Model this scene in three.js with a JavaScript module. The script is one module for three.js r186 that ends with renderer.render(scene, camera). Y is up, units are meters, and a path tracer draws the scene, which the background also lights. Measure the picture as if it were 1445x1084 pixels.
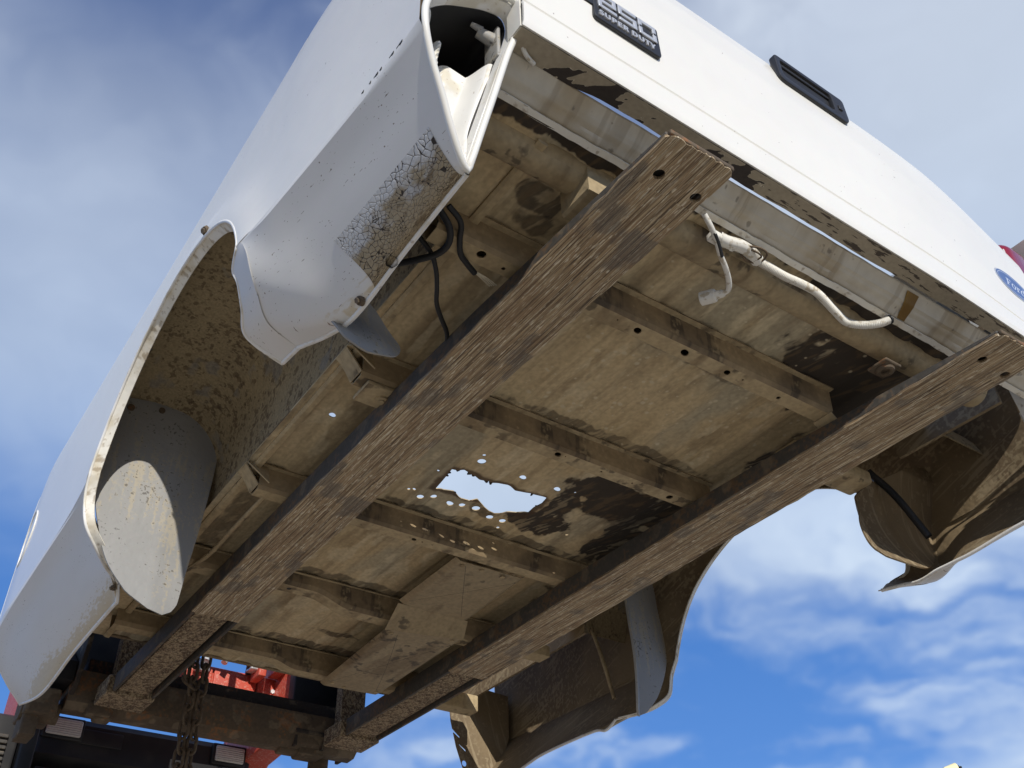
import * as THREE from 'three';
import { RoundedBoxGeometry } from 'three/addons/geometries/RoundedBoxGeometry.js';
import { TextGeometry } from 'three/addons/geometries/TextGeometry.js';
import { FontLoader } from 'three/addons/loaders/FontLoader.js';
import { mergeGeometries, mergeVertices, toCreasedNormals } from 'three/addons/utils/BufferGeometryUtils.js';
import { Brush, Evaluator, SUBTRACTION } from 'three-bvh-csg';

// ---------------------------------------------------------------- camera, sun, exposure
// Bed frame used for all measurements: u = to the right across the bed seen from behind,
// v = forward along the bed, w = up; metres, w = 0 is the underside of the bed floor.
const B = (u, v, w) => new THREE.Vector3(u, w, -v);
const GROUND = -2.95;
const scene = new THREE.Scene();
const camera = new THREE.PerspectiveCamera(42.42, 1024 / 768, 0.05, 3000);
{
  const right = B(.82093, -.57059, -.02246), up = B(-.33330, -.51073, .79251), back = B(-.46367, -.64310, -.60945);
  camera.matrixAutoUpdate = true;
  camera.position.copy(B(-1.2919, -.7208, -1.3115));
  camera.quaternion.setFromRotationMatrix(new THREE.Matrix4().makeBasis(right, up, back));
  camera.updateMatrixWorld(true);
}
const renderer = new THREE.WebGLRenderer({ antialias: true });
renderer.toneMapping = THREE.LinearToneMapping;
renderer.toneMappingExposure = 1.1;
renderer.shadowMap.enabled = true;

const SUN = B(-.30, -.866, .396).normalize();
const sun = new THREE.DirectionalLight(new THREE.Color(1, .95, .87), 3.8);
sun.target.position.set(0, 0, -1.2); sun.position.copy(SUN).multiplyScalar(12).add(sun.target.position);
sun.castShadow = true; sun.shadow.mapSize.set(4096, 4096);
Object.assign(sun.shadow.camera, { left: -6, right: 6, top: 6, bottom: -6, near: .5, far: 40 });
sun.shadow.bias = -.0005;
scene.add(sun, sun.target);

// ---------------------------------------------------------------- noise and textures
function rng(seed) { let a = seed >>> 0; return () => { a = (a + 0x6D2B79F5) >>> 0; let t = a; t = Math.imul(t ^ (t >>> 15), t | 1); t ^= t + Math.imul(t ^ (t >>> 7), t | 61); return ((t ^ (t >>> 14)) >>> 0) / 4294967296; }; }
const LAT = (() => { const r = rng(77), a = new Float32Array(65536); for (let i = 0; i < 65536; i++) a[i] = r(); return a; })();
const lat = (x, y, s) => LAT[((x * 73 + s * 131) & 255) + 256 * ((y * 57 + s * 29 + (x >> 8) * 3) & 255)];
const fade = t => t * t * (3 - 2 * t);
// value noise; px / py = period in cells (0 = none)
function vn(x, y, s = 0, px = 0, py = 0) {
  let xi = Math.floor(x), yi = Math.floor(y); const fx = fade(x - xi), fy = fade(y - yi);
  let x1 = xi + 1, y1 = yi + 1;
  if (px) { xi = ((xi % px) + px) % px; x1 = ((x1 % px) + px) % px; }
  if (py) { yi = ((yi % py) + py) % py; y1 = ((y1 % py) + py) % py; }
  const a = lat(xi, yi, s), b = lat(x1, yi, s), c = lat(xi, y1, s), d = lat(x1, y1, s);
  return a + (b - a) * fx + (c - a + (a - b - c + d) * fx) * fy;
}
function fbm(x, y, o = 4, s = 0, px = 0, py = 0) { let t = 0, a = .5, n = 0; for (let i = 0; i < o; i++) { t += a * vn(x, y, s + i * 7, px, py); n += a; a *= .5; x *= 2; y *= 2; px *= 2; py *= 2; } return t / n; }
const cl = (x, a = 0, b = 1) => x < a ? a : x > b ? b : x;
const ss = (a, b, x) => { const t = cl((x - a) / (b - a)); return t * t * (3 - 2 * t); };
const mix = (a, b, t) => a + (b - a) * t;
const mix3 = (a, b, t) => [mix(a[0], b[0], t), mix(a[1], b[1], t), mix(a[2], b[2], t)];
const enc = c => { c = cl(c); return Math.round(255 * (c <= .0031308 ? 12.92 * c : 1.055 * Math.pow(c, 1 / 2.4) - .055)); };
// colour map from linear albedo; bump / roughness from a scalar
function colorTex(w, h, fn, rx = 1, ry = 1) {
  const d = new Uint8Array(w * h * 4);
  for (let y = 0; y < h; y++) for (let x = 0; x < w; x++) { const c = fn((x + .5) / w, (y + .5) / h), i = 4 * (y * w + x); d[i] = enc(c[0]); d[i + 1] = enc(c[1]); d[i + 2] = enc(c[2]); d[i + 3] = 255; }
  return setTex(new THREE.DataTexture(d, w, h, THREE.RGBAFormat), rx, ry, true);
}
function grayTex(w, h, fn, rx = 1, ry = 1) {
  const d = new Uint8Array(w * h * 4);
  for (let y = 0; y < h; y++) for (let x = 0; x < w; x++) { const c = Math.round(255 * cl(fn((x + .5) / w, (y + .5) / h))), i = 4 * (y * w + x); d[i] = d[i + 1] = d[i + 2] = c; d[i + 3] = 255; }
  return setTex(new THREE.DataTexture(d, w, h, THREE.RGBAFormat), rx, ry, false);
}
function setTex(t, rx, ry, srgb) {
  t.wrapS = t.wrapT = THREE.RepeatWrapping; t.repeat.set(rx, ry); t.magFilter = THREE.LinearFilter; t.minFilter = THREE.LinearMipmapLinearFilter; t.generateMipmaps = true;
  if (srgb) t.colorSpace = THREE.SRGBColorSpace; t.needsUpdate = true; return t;
}
// ---------------------------------------------------------------- sky (air and clouds only)
{
  const W = 2048, H = 1024, d = new Float32Array(W * H * 4);
  const stops = [[0, .42, .58, .86], [8, .26, .47, .86], [16, .098, .255, .64], [24, .066, .200, .55], [32, .085, .212, .53], [42, .095, .182, .41], [50, .088, .150, .325], [60, .08, .13, .29], [90, .06, .11, .28]];
  const base = el => { el = Math.max(el, 0); for (let i = 1; i < stops.length; i++) if (el <= stops[i][0]) { const a = stops[i - 1], b = stops[i], t = (el - a[0]) / (b[0] - a[0]); return [mix(a[1], b[1], t), mix(a[2], b[2], t), mix(a[3], b[3], t)]; } return stops[stops.length - 1].slice(1); };
  // banks of thin cloud: azimuth (0 = along +v, turning to +u), elevation, half widths, density
  const banks = [[0, 36, 24, 10, .62], [6, 47, 26, 9, .46], [76, 48, 26, 20, .98], [51, 28.5, 9, 4.4, .58], [60, 26.5, 7, 2.0, .34], [69, 20, 6, 1.0, .22], [64, 11.2, 26, 4.4, .90, .17], [48, 22, 5, 2.0, .22], [35, 33, 13, 9, .98], [29, 16, 9, 3.2, .40], [110, 30, 25, 12, .5], [-60, 35, 40, 12, .5], [170, 25, 60, 12, .45], [-130, 45, 40, 15, .4]];
  for (let y = 0; y < H; y++) for (let x = 0; x < W; x++) {
    const el = ((y + .5) / H - .5) * 180, ph = ((x + .5) / W - .5) * 2 * Math.PI; // three: u = atan2(z, x)
    const e = el * Math.PI / 180, dx = Math.cos(ph) * Math.cos(e), dz = Math.sin(ph) * Math.cos(e), dy = Math.sin(e);
    const az = Math.atan2(dx, -dz) * 180 / Math.PI;
    let c = base(el);
    if (el > -2) {
      const k = 1 / (dy + .30), X = dx * k, Z = dz * k;
      const wx = fbm(X * 4 + 9, Z * 4 + 4, 5, 3) - .5, wz = fbm(X * 4 + 31, Z * 4 + 17, 5, 5) - .5, a = .80 * X + .60 * Z, b = -.60 * X + .80 * Z;
      const n1 = fbm(X * 3.4 + wx * 1.5 + 40, Z * 4.2 + wz * 1.5 + 40, 7, 1), n2 = fbm(a * 5 + wx * 2.6 + 60, b * 9 + wz * 4 + 60, 6, 9), n3 = fbm(a * 16 + wx * 6, b * 26 + wz * 10, 5, 23);
      let m = 0;
      for (const q of banks) { let da = az - q[0]; if (da > 180) da -= 360; if (da < -180) da += 360; const r = (da / q[2]) ** 2 + ((el - q[1] - (q[5] || 0) * da) / q[3]) ** 2; m = 1 - (1 - m) * (1 - Math.min(.98, q[4]) * Math.exp(-r * .8)); }
      const soft = 1 - ss(.5, .9, m);
      const calm = ss(30, 12, az) * ss(-40, -10, az); let cov = ss(.14, 1.06, m + soft * (1 - .78 * calm) * (1 - .55 * ss(15.5, 12, el)) * (.80 * (n1 - .5) + .60 * (n2 - .5) + .40 * (n3 - .5)) + .06) * .88 + .24 * (1 - .6 * calm) * ss(.48, .74, n2 * .6 + n3 * .4) * ss(.36, .6, n1) * (1 - m);
      cov = cl(cov) * ss(-2, 3, el);
      const br0 = n1;
      const high = ss(20, 55, el), cc = [mix(.60, .60, high), mix(.71, .675, high), mix(.85, .79, high)];
      const br = .94 + .22 * (br0 - .5) + .16 * (n2 - .5);
      c = mix3(c, cc.map(v => v * br), cov * .97);
    }
    const i = 4 * (y * W + x); d[i] = c[0]; d[i + 1] = c[1]; d[i + 2] = c[2]; d[i + 3] = 1;
  }
  const t = new THREE.DataTexture(d, W, H, THREE.RGBAFormat, THREE.FloatType);
  t.mapping = THREE.EquirectangularReflectionMapping; t.colorSpace = THREE.LinearSRGBColorSpace; t.magFilter = t.minFilter = THREE.LinearFilter; t.wrapS = THREE.RepeatWrapping; t.needsUpdate = true;
  scene.background = t; scene.environment = t;
}

// ---------------------------------------------------------------- geometry helpers (arguments in the bed frame)
function flat(g) { for (const k of Object.keys(g.attributes)) if (!['position', 'normal', 'uv'].includes(k)) g.deleteAttribute(k); return g.index ? g.toNonIndexed() : g; }
function boxUV(g) { // uv in metres from the dominant axis of each triangle
  const p = g.attributes.position, n = p.count, uv = new Float32Array(n * 2), a = new THREE.Vector3(), b = new THREE.Vector3(), c = new THREE.Vector3();
  for (let i = 0; i < n; i += 3) {
    a.fromBufferAttribute(p, i); b.fromBufferAttribute(p, i + 1); c.fromBufferAttribute(p, i + 2);
    const N = b.clone().sub(a).cross(c.clone().sub(a)), ax = Math.abs(N.x), ay = Math.abs(N.y), az = Math.abs(N.z);
    [a, b, c].forEach((q, k) => { const j = 2 * (i + k); if (ay >= ax && ay >= az) { uv[j] = q.x; uv[j + 1] = -q.z; } else if (ax >= az) { uv[j] = q.y; uv[j + 1] = -q.z; } else { uv[j] = q.x; uv[j + 1] = q.y; } });
  }
  g.setAttribute('uv', new THREE.BufferAttribute(uv, 2)); return g;
}
function fin(g, crease = .6, keepUV = false) {
  g = flat(g); if (!g.attributes.normal) g.computeVertexNormals(); g = g.clone().scale(1000, 1000, 1000); g = toCreasedNormals(g, crease); g = flat(g).scale(.001, .001, .001);   // in millimetres: the crease search joins points closer than a hundredth
  if (!keepUV) boxUV(g); return g;
}
const merge = gs => mergeGeometries(gs.map(g => flat(g)));
function box(u0, u1, v0, v1, w0, w1, r = 0) {
  const g = r ? new RoundedBoxGeometry(u1 - u0, w1 - w0, v1 - v0, 2, r) : new THREE.BoxGeometry(u1 - u0, w1 - w0, v1 - v0);
  g.translate((u0 + u1) / 2, (w0 + w1) / 2, -(v0 + v1) / 2); return fin(g, .8);
}
function shape(pts, holes = []) { const s = new THREE.Shape(pts.map(p => new THREE.Vector2(p[0], p[1]))); for (const h of holes) s.holes.push(new THREE.Path(h.map(p => new THREE.Vector2(p[0], p[1])))); return s; }
function ext(sh, depth, bevel = 0, seg = 12) { return new THREE.ExtrudeGeometry(sh, { depth: depth - 2 * bevel, bevelEnabled: bevel > 0, bevelSize: bevel, bevelThickness: bevel, bevelSegments: 2, bevelOffset: -bevel, curveSegments: seg }).translate(0, 0, bevel); }
const rotM = (a, b, c) => new THREE.Matrix4().makeBasis(a, b, c);
const XU = new THREE.Vector3(1, 0, 0), YW = new THREE.Vector3(0, 1, 0), ZB = new THREE.Vector3(0, 0, 1), XV = new THREE.Vector3(0, 0, -1);
function prismU(poly, u0, u1, bevel = 0, holes = [], crease = .5) { return fin(ext(shape(poly, holes), u1 - u0, bevel).applyMatrix4(rotM(XV, YW, XU)).translate(u0, 0, 0), crease); }   // poly [v,w]
function prismV(poly, v0, v1, bevel = 0, holes = [], crease = .5) { return fin(ext(shape(poly, holes), v1 - v0, bevel).applyMatrix4(rotM(XU, YW, ZB)).translate(0, 0, -v1), crease); }     // poly [u,w]
function prismW(poly, w0, w1, bevel = 0, holes = [], crease = .5) { return fin(ext(shape(poly, holes), w1 - w0, bevel).applyMatrix4(rotM(XU, XV, YW)).translate(0, w0, 0), crease); }     // poly [u,v]
// closed sheet of thickness t from a grid function (s, t in 0..1) -> [u, v, w]; offset along the surface normal
function sheet(fn, n, m, th, crease = .6, keepUV = false, uvs = [1, 1]) {
  const P = [], N = [], id = (i, j) => i * (m + 1) + j;
  for (let i = 0; i <= n; i++) for (let j = 0; j <= m; j++) P.push(B(...fn(i / n, j / m)));
  for (let i = 0; i <= n; i++) for (let j = 0; j <= m; j++) {
    const a = P[id(Math.min(i + 1, n), j)].clone().sub(P[id(Math.max(i - 1, 0), j)]), b = P[id(i, Math.min(j + 1, m))].clone().sub(P[id(i, Math.max(j - 1, 0))]);
    const q = a.cross(b); N.push(q.lengthSq() > 1e-18 ? q.normalize() : new THREE.Vector3(0, 1, 0));
  }
  const K = P.length, pos = [], uv = [], idx = [];
  P.forEach((p, k) => { pos.push(p.x, p.y, p.z); }); P.forEach((p, k) => { const q = p.clone().addScaledVector(N[k], -th); pos.push(q.x, q.y, q.z); });
  for (let r = 0; r < 2; r++) for (let i = 0; i <= n; i++) for (let j = 0; j <= m; j++) uv.push(i / n * uvs[0], j / m * uvs[1]);
  for (let i = 0; i < n; i++) for (let j = 0; j < m; j++) { const a = id(i, j), b = id(i + 1, j), c = id(i + 1, j + 1), d = id(i, j + 1); idx.push(a, b, c, a, c, d, a + K, c + K, b + K, a + K, d + K, c + K); }
  const rim = (a, b) => idx.push(a, a + K, b + K, a, b + K, b);
  for (let i = 0; i < n; i++) { rim(id(i, 0), id(i + 1, 0)); rim(id(i + 1, m), id(i, m)); }
  for (let j = 0; j < m; j++) { rim(id(0, j + 1), id(0, j)); rim(id(n, j), id(n, j + 1)); }
  const g = new THREE.BufferGeometry(); g.setAttribute('position', new THREE.Float32BufferAttribute(pos, 3)); g.setAttribute('uv', new THREE.Float32BufferAttribute(uv, 2)); g.setIndex(idx);
  let vol = 0; for (let k = 0; k < idx.length; k += 3) { const [a, b, c] = [idx[k], idx[k + 1], idx[k + 2]].map(q => new THREE.Vector3(pos[3 * q], pos[3 * q + 1], pos[3 * q + 2])); vol += a.dot(b.cross(c)); }
  if (vol < 0) { for (let k = 0; k < idx.length; k += 3) { const q = idx[k + 1]; idx[k + 1] = idx[k + 2]; idx[k + 2] = q; } g.setIndex(idx); }
  return fin(g, crease, keepUV);
}
function tube(pts, r, seg = 40, rad = 8) { return fin(new THREE.TubeGeometry(new THREE.CatmullRomCurve3(pts.map(p => B(...p)), false, 'centripetal'), seg, r, rad, false), 1.2); }
function cylAt(p, r, len, axis, seg = 16, r2 = r) { const g = new THREE.CylinderGeometry(r2, r, len, seg); const q = new THREE.Quaternion().setFromUnitVectors(YW, B(...axis).normalize()); g.applyQuaternion(q); const c = B(...p); g.translate(c.x, c.y, c.z); return fin(g, .7); }
const ev = new Evaluator(); ev.attributes = ['position', 'normal']; ev.useGroups = false;
function cut(g, cutters, crease = .5) {
  const a = g.clone(); a.deleteAttribute('uv'); const bs = cutters.map(c => { const q = c.clone(); q.deleteAttribute('uv'); return q; });
  const A = new Brush(mergeVertices(a, 1e-5)), C = new Brush(mergeVertices(mergeGeometries(bs), 1e-6)); A.updateMatrixWorld(); C.updateMatrixWorld();
  const r = ev.evaluate(A, C, SUBTRACTION).geometry; r.clearGroups(); return fin(r, crease);
}
// ---------------------------------------------------------------- naming
const used = {};
function numbered(n) { const k = used[n] = (used[n] ?? -1) + 1; return k ? `${n}_${String(k).padStart(3, '0')}` : n; }
function tag(o, label, category, group) { if (label) o.userData.label = label; if (category) o.userData.category = category; if (group) o.userData.group = group; return o; }
function thing(name, label, category, [u, v, w], group) { const o = new THREE.Group(); o.name = numbered(name); o.position.copy(B(u, v, w)); scene.add(o); o.updateMatrixWorld(true); return tag(o, label, category, group); }
// a part: geometry in the bed frame, child of a thing or of a part
function part(name, g, mat, parent, label) {
  const at = new THREE.Vector3(); parent.updateMatrixWorld(true); parent.getWorldPosition(at);
  const m = new THREE.Mesh(g.clone().translate(-at.x, -at.y, -at.z), mat); m.name = name; m.castShadow = m.receiveShadow = true; parent.add(m); if (label) m.userData.label = label; return m;
}
function lerpTable(tab, x, k) { for (let i = 1; i < tab.length; i++) if (x <= tab[i][0]) { const a = tab[i - 1], b = tab[i], t = cl((x - a[0]) / (b[0] - a[0])); return mix(a[k], b[k], t); } return tab[tab.length - 1][k]; }

// ---------------------------------------------------------------- materials
const std = (o) => new THREE.MeshStandardMaterial(o);
const M = {};
{
  const tan = [.46, .348, .192], tan2 = [.56, .450, .275], brown = [.135, .088, .043], dark = [.045, .034, .024];
  // underside of the floor: one sheet, u in -.86..+.66, v in 0..2.46
  const U0 = -.86, UW = 1.52, V0 = 0, VW = 2.46;
  const stainsAndShade = [ // centre u, v, radii, strength; stains, plus shade painted at the rear
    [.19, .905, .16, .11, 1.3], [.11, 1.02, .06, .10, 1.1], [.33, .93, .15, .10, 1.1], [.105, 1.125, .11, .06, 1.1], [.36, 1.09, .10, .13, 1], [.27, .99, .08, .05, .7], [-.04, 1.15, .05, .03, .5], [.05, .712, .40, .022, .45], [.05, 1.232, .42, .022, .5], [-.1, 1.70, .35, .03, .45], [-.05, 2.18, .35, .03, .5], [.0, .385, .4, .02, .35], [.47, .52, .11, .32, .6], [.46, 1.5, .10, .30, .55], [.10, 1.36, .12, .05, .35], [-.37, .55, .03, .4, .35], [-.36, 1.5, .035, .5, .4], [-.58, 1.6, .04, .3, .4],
    [.40, .19, .24, .16, 1.6], [.30, .075, .42, .022, 1.3], [-.5, .070, .3, .024, 1.3], [.42, .25, .30, .17, 1.5], [.22, .24, .13, .055, .7], [.46, .60, .10, .15, .9], [-.56, .20, .06, .035, .55], [-.50, .255, .07, .03, .5], [-.01, 2.06, .10, .02, .55], [-.66, 1.0, .02, .4, .25]];  // rear strips paint the gap shade black; large right ellipses mix oil and shadow
  const rs = rng(5), spots = []; for (let i = 0; i < 150; i++) spots.push([mix(-.28, .42, rs()), mix(.37, .72, rs()), mix(.0015, .0055, rs() ** 2)]);
  for (let i = 0; i < 30; i++) spots.push([mix(-.28, .3, rs()), mix(.1, .28, rs()), mix(.0015, .004, rs())]);
  const floorFn = (x, y) => {
    const u = U0 + x * UW, v = V0 + y * VW;
    const st = fbm(u * 26 + 3, v * 2.2, 4, 11), st2 = fbm(u * 90, v * 5 + 8, 3, 15), bl = fbm(u * 5 + 20, v * 4, 5, 2), gr = fbm(u * 160, v * 120, 3, 21);
    let c = mix3(tan, tan2, cl(bl * 1.5 - .25));
    c = mix3(c, [.33, .305, .225], .65 * ss(.5, .72, fbm(u * 7 + 50, v * 3.2 + 7, 4, 31)));
    c = mix3(c, brown, .55 * ss(.50, .78, st * .45 + bl * .55)); c = mix3(c, brown, .5 * ss(.54, .72, fbm(u * 9 + 70, v * 5 + 30, 6, 73)) * ss(.3, .7, st));
    c = mix3(c, brown, .22 * ss(.56, .75, st2)); c = mix3(c, [.62, .52, .34], .5 * ss(.60, .72, fbm(u * 30 + 5, v * 9 + 11, 4, 83)));
    c = c.map(k => k * (.78 + .44 * gr));
    for (const [su, sv, ru, rv, k] of stainsAndShade) {
      const wob = .9 * (fbm(u * 16 + 7, v * 14 + 3, 5, 41) - .5) + .5 * (fbm(u * 60, v * 26, 3, 47) - .5), r = Math.hypot((u - su) / ru, (v - sv) / rv) + wob;
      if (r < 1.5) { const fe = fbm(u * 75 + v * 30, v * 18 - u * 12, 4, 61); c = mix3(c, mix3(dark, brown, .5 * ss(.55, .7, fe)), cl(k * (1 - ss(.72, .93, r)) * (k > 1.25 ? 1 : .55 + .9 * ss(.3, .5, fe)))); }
    }
    { const hx = Math.max(0, Math.abs(u + .078) - .138), hy = Math.max(0, Math.abs(v - 1.072) - .052), q = Math.hypot(hx, hy) + .016 * (fbm(u * 60, v * 60, 4, 93) - .5); if (q < .02) c = mix3(c, mix3([.10, .052, .024], [.05, .034, .022], fbm(u * 90, v * 90, 3, 95)), .85 * (1 - ss(.004, .017, q))); }
    for (const [su, sv, r] of spots) { const q = Math.hypot(u - su, v - sv); if (q < r * 1.6) c = mix3(c, [.60, .52, .36], .65 * (1 - ss(r * .6, r * 1.5, q))); }
    return c;
  };
  const ft = colorTex(1180, 1900, floorFn); ft.repeat.set(1 / UW, 1 / VW); ft.offset.set(-U0 / UW, -V0 / VW);
  const fb = grayTex(512, 1024, (x, y) => .5 * fbm(x * 40, y * 5, 4, 3, 40, 5) + .35 * fbm(x * 14, y * 18, 4, 5, 14, 18) + .15 * fbm(x * 128, y * 160, 2, 9), 1 / UW, 1 / VW);
  M.floor = std({ map: ft, bumpMap: fb, bumpScale: .004, roughness: .93 });
  // dusty pressed steel: sills, brackets, backs of panels (1 m tile)
  const dust = (s, k, br) => colorTex(768, 768, (x, y) => {
    const bl = fbm(x * 6, y * 6, 5, s, 6, 6), sp = fbm(x * 40, y * 40, 4, s + 3, 40, 40), fi = fbm(x * 128, y * 128, 2, s + 5, 128, 128), dr = fbm(x * 30, y * 5, 4, s + 8, 30, 5);
    let c = mix3(tan.map(q => q * k), tan2.map(q => q * k), bl); c = mix3(c, brown, br * ss(.5, .68, .5 * bl + .5 * dr)); c = mix3(c, dark, .7 * ss(.62, .74, sp) * ss(.42, .6, bl)); return c.map(q => q * (.8 + .4 * fi));
  });
  const relief = grayTex(512, 512, (x, y) => .6 * fbm(x * 8, y * 8, 4, 3, 8, 8) + .4 * fbm(x * 90, y * 90, 3, 5, 90, 90));
  M.sill = std({ map: dust(3, .80, .6), bumpMap: relief, bumpScale: .003, roughness: .92 });
  M.shaded_web = std({ map: colorTex(768, 768, (x, y) => { const b = fbm(x * 9, y * 9, 5, 43, 9, 9), d = fbm(x * 40, y * 6, 4, 45, 40, 6), f = fbm(x * 110, y * 110, 3, 47, 110, 110); let c = mix3([.30, .222, .125], [.175, .128, .075], ss(.35, .6, b)); c = mix3(c, [.05, .038, .027], .75 * ss(.54, .60, .6 * b + .4 * d)); c = mix3(c, [.36, .28, .16], .5 * ss(.60, .72, .5 * d + .5 * f)); return c.map(q => q * (.8 + .4 * f)); }), bumpMap: relief, bumpScale: .003, roughness: .85 });  // stained sill webs, with the shade under the bed painted in as darker brown
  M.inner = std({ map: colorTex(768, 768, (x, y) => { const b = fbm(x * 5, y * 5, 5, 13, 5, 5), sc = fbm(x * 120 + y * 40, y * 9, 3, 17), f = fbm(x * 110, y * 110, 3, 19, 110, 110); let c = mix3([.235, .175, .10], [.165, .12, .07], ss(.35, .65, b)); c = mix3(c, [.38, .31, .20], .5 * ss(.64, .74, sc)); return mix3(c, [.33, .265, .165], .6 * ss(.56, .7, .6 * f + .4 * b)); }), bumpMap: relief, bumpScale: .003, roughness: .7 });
  M.member = std({ map: dust(33, .68, .65), bumpMap: relief, bumpScale: .003, roughness: .85 });
  M.shieldPlate = std({ map: dust(23, .62, .6), bumpMap: relief, bumpScale: .002, roughness: .6, metalness: .3 });
  M.sillPale = std({ map: colorTex(768, 512, (x, y) => { const b = fbm(x * 8, y * 6, 5, 7, 8, 6), d = fbm(x * 70, y * 4, 4, 8, 70, 4), s = fbm(x * 60, y * 60, 3, 12, 60, 60); let c = mix3([.54, .495, .40], [.43, .36, .25], ss(.4, .65, b)); c = mix3(c, [.22, .17, .11], .35 * ss(.58, .72, d)); c = mix3(c, [.10, .08, .06], .6 * ss(.76, .82, s)); return c.map(q => q * (.9 + .2 * s)); }), bumpMap: relief, bumpScale: .002, roughness: .7 });
  M.wheelhouse = std({ map: colorTex(1024, 1024, (x, y) => {
    const b = fbm(x * 7, y * 7, 5, 5, 7, 7), s1 = fbm(x * 34, y * 34, 4, 6, 34, 34), s2 = fbm(x * 80, y * 80, 3, 8, 80, 80), g = fbm(x * 200, y * 200, 2, 9);
    let c = mix3([.33, .26, .15], [.26, .205, .12], b); c = mix3(c, [.11, .072, .038], .7 * ss(.60, .66, fbm(x * 60, y * 60, 4, 6, 60, 60)) * ss(.4, .6, s1 + .2 * (b - .5))); c = mix3(c, [.09, .06, .035], .7 * ss(.62, .69, s2) * ss(.35, .5, b)); c = mix3(c, [.20, .19, .17], .6 * ss(.6, .68, fbm(x * 9, y * 9, 4, 15, 9, 9))); return c.map(q => q * (.75 + .5 * g));
  }, 1.3, 1.3), bumpMap: relief, bumpScale: .006, roughness: .95 });
  // white paint with fine scratches and stone chips
  const paintFn = dusty => (x, y) => { let c = [.785, .765, .70]; const n = fbm(x * 10, y * 10, 4, 1, 10, 10); c = c.map(q => q * (.96 + .06 * n)); const chip = vn(x * 150, y * 150, 3, 150, 150), m = fbm(x * 6, y * 6, 3, 4, 6, 6); if (chip > .985 && m > .55) c = [.14, .10, .08]; if (dusty) { const g = fbm(x * 60, y * 60, 4, 6, 60, 60), q = fbm(x * 9, y * 9, 4, 8, 9, 9); c = mix3(c, [.50, .43, .31], .75 * ss(.36, .62, .5 * g + .5 * q)); } return c; };
  M.paintDusty = std({ map: colorTex(1024, 1024, (x, y) => { const n = fbm(x * 10, y * 10, 4, 1, 10, 10), g = fbm(x * 70, y * 70, 4, 6, 70, 70), h = .5 - Math.abs(x - .5); let c = [.67, .66, .635].map(q => q * (.96 + .06 * n)); const edge = x + .16 * (fbm(x * 5, y * 5, 5, 18, 5, 5) - .5) + .20 * (g - .5); c = mix3(c, mix3([.50, .43, .31], [.58, .52, .40], g), .95 * ss(.73, .80, edge)); if (vn(x * 170, y * 170, 3, 170, 170) > .95 && fbm(x * 7, y * 7, 3, 4, 7, 7) > .5) c = [.13, .09, .06]; return c; }), roughness: .5 });
  M.paint = new THREE.MeshPhysicalMaterial({ map: colorTex(1024, 1024, paintFn(false)), roughness: .42, clearcoat: .55, clearcoatRoughness: .14, bumpMap: grayTex(256, 256, (x, y) => fbm(x * 9, y * 9, 3, 2, 9, 9), 3, 3), bumpScale: .0006 });
  M.jamb = std({ map: colorTex(512, 512, (x, y) => { const n = fbm(x * 12, y * 12, 5, 2, 12, 12), s = fbm(x * 80, y * 80, 3, 4, 80, 80); let c = mix3([.76, .75, .72], [.62, .58, .48], ss(.5, .72, n)); return mix3(c, [.25, .15, .08], .5 * ss(.78, .84, s)); }, 2, 2), roughness: .45 });
  M.lip = std({ map: colorTex(512, 512, (x, y) => { const n = fbm(x * 14, y * 14, 5, 2, 14, 14), s = fbm(x * 50, y * 50, 4, 4, 50, 50); return mix3(mix3([.73, .70, .62], [.60, .54, .42], ss(.42, .75, n)), [.26, .19, .11], .6 * ss(.56, .70, .75 * s + .25 * n)); }, 2, 2), roughness: .9, bumpMap: relief, bumpScale: .003 });
  // rough streaked steel of the fork extensions: u across, v along (metres)
  const beamFn = (x, y) => {
    const f1 = fbm(x * 60, y * 5, 4, 3, 60, 5), f2 = fbm(x * 160, y * 10, 4, 6, 160, 10), f3 = fbm(x * 380, y * 13, 4, 12, 380, 13), bl = fbm(x * 5, y * 8, 5, 9, 5, 8), sc = fbm(x * 150 + y * 30, y * 24, 3, 17, 0, 0);
    const f4 = fbm(x * 420, y * 11, 3, 22), lng = fbm(x * 200, y * 2, 4, 51, 200, 2), fl = fbm(x * 260, y * 60, 3, 71); let c = mix3([.295, .208, .120], [.42, .308, .182], bl); c = mix3(c, [.075, .052, .034], .75 * ss(.50, .66, f1 * .3 + f2 * .4 + lng * .3)); c = mix3(c, [.54, .44, .29], .9 * ss(.52, .62, f3 * .45 + f4 * .55)); c = mix3(c, [.05, .036, .025], .8 * ss(.56, .68, 1 - (f3 * .4 + f4 * .6))); c = mix3(c, [.68, .60, .45], 1.0 * ss(.60, .69, fl * .7 + f4 * .3)); c = mix3(c, [.10, .066, .040], .5 * ss(.56, .68, lng)); c = mix3(c, [.20, .12, .062], .3 * ss(.58, .7, fbm(x * 20, y * 14, 4, 27, 20, 14))); c = mix3(c, [.115, .105, .095], .55 * ss(.60, .7, fbm(x * 8, y * 10, 4, 37, 8, 10))); return c;
  };
  const beamB = grayTex(1024, 1024, (x, y) => .45 * fbm(x * 160, y * 8, 4, 6, 160, 8) + .55 * fbm(x * 380, y * 13, 3, 12, 380, 13), 2, 1);
  M.beam = std({ map: colorTex(1024, 2048, beamFn, 2, 1), bumpMap: beamB, bumpScale: .006, roughness: .85 });
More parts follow.
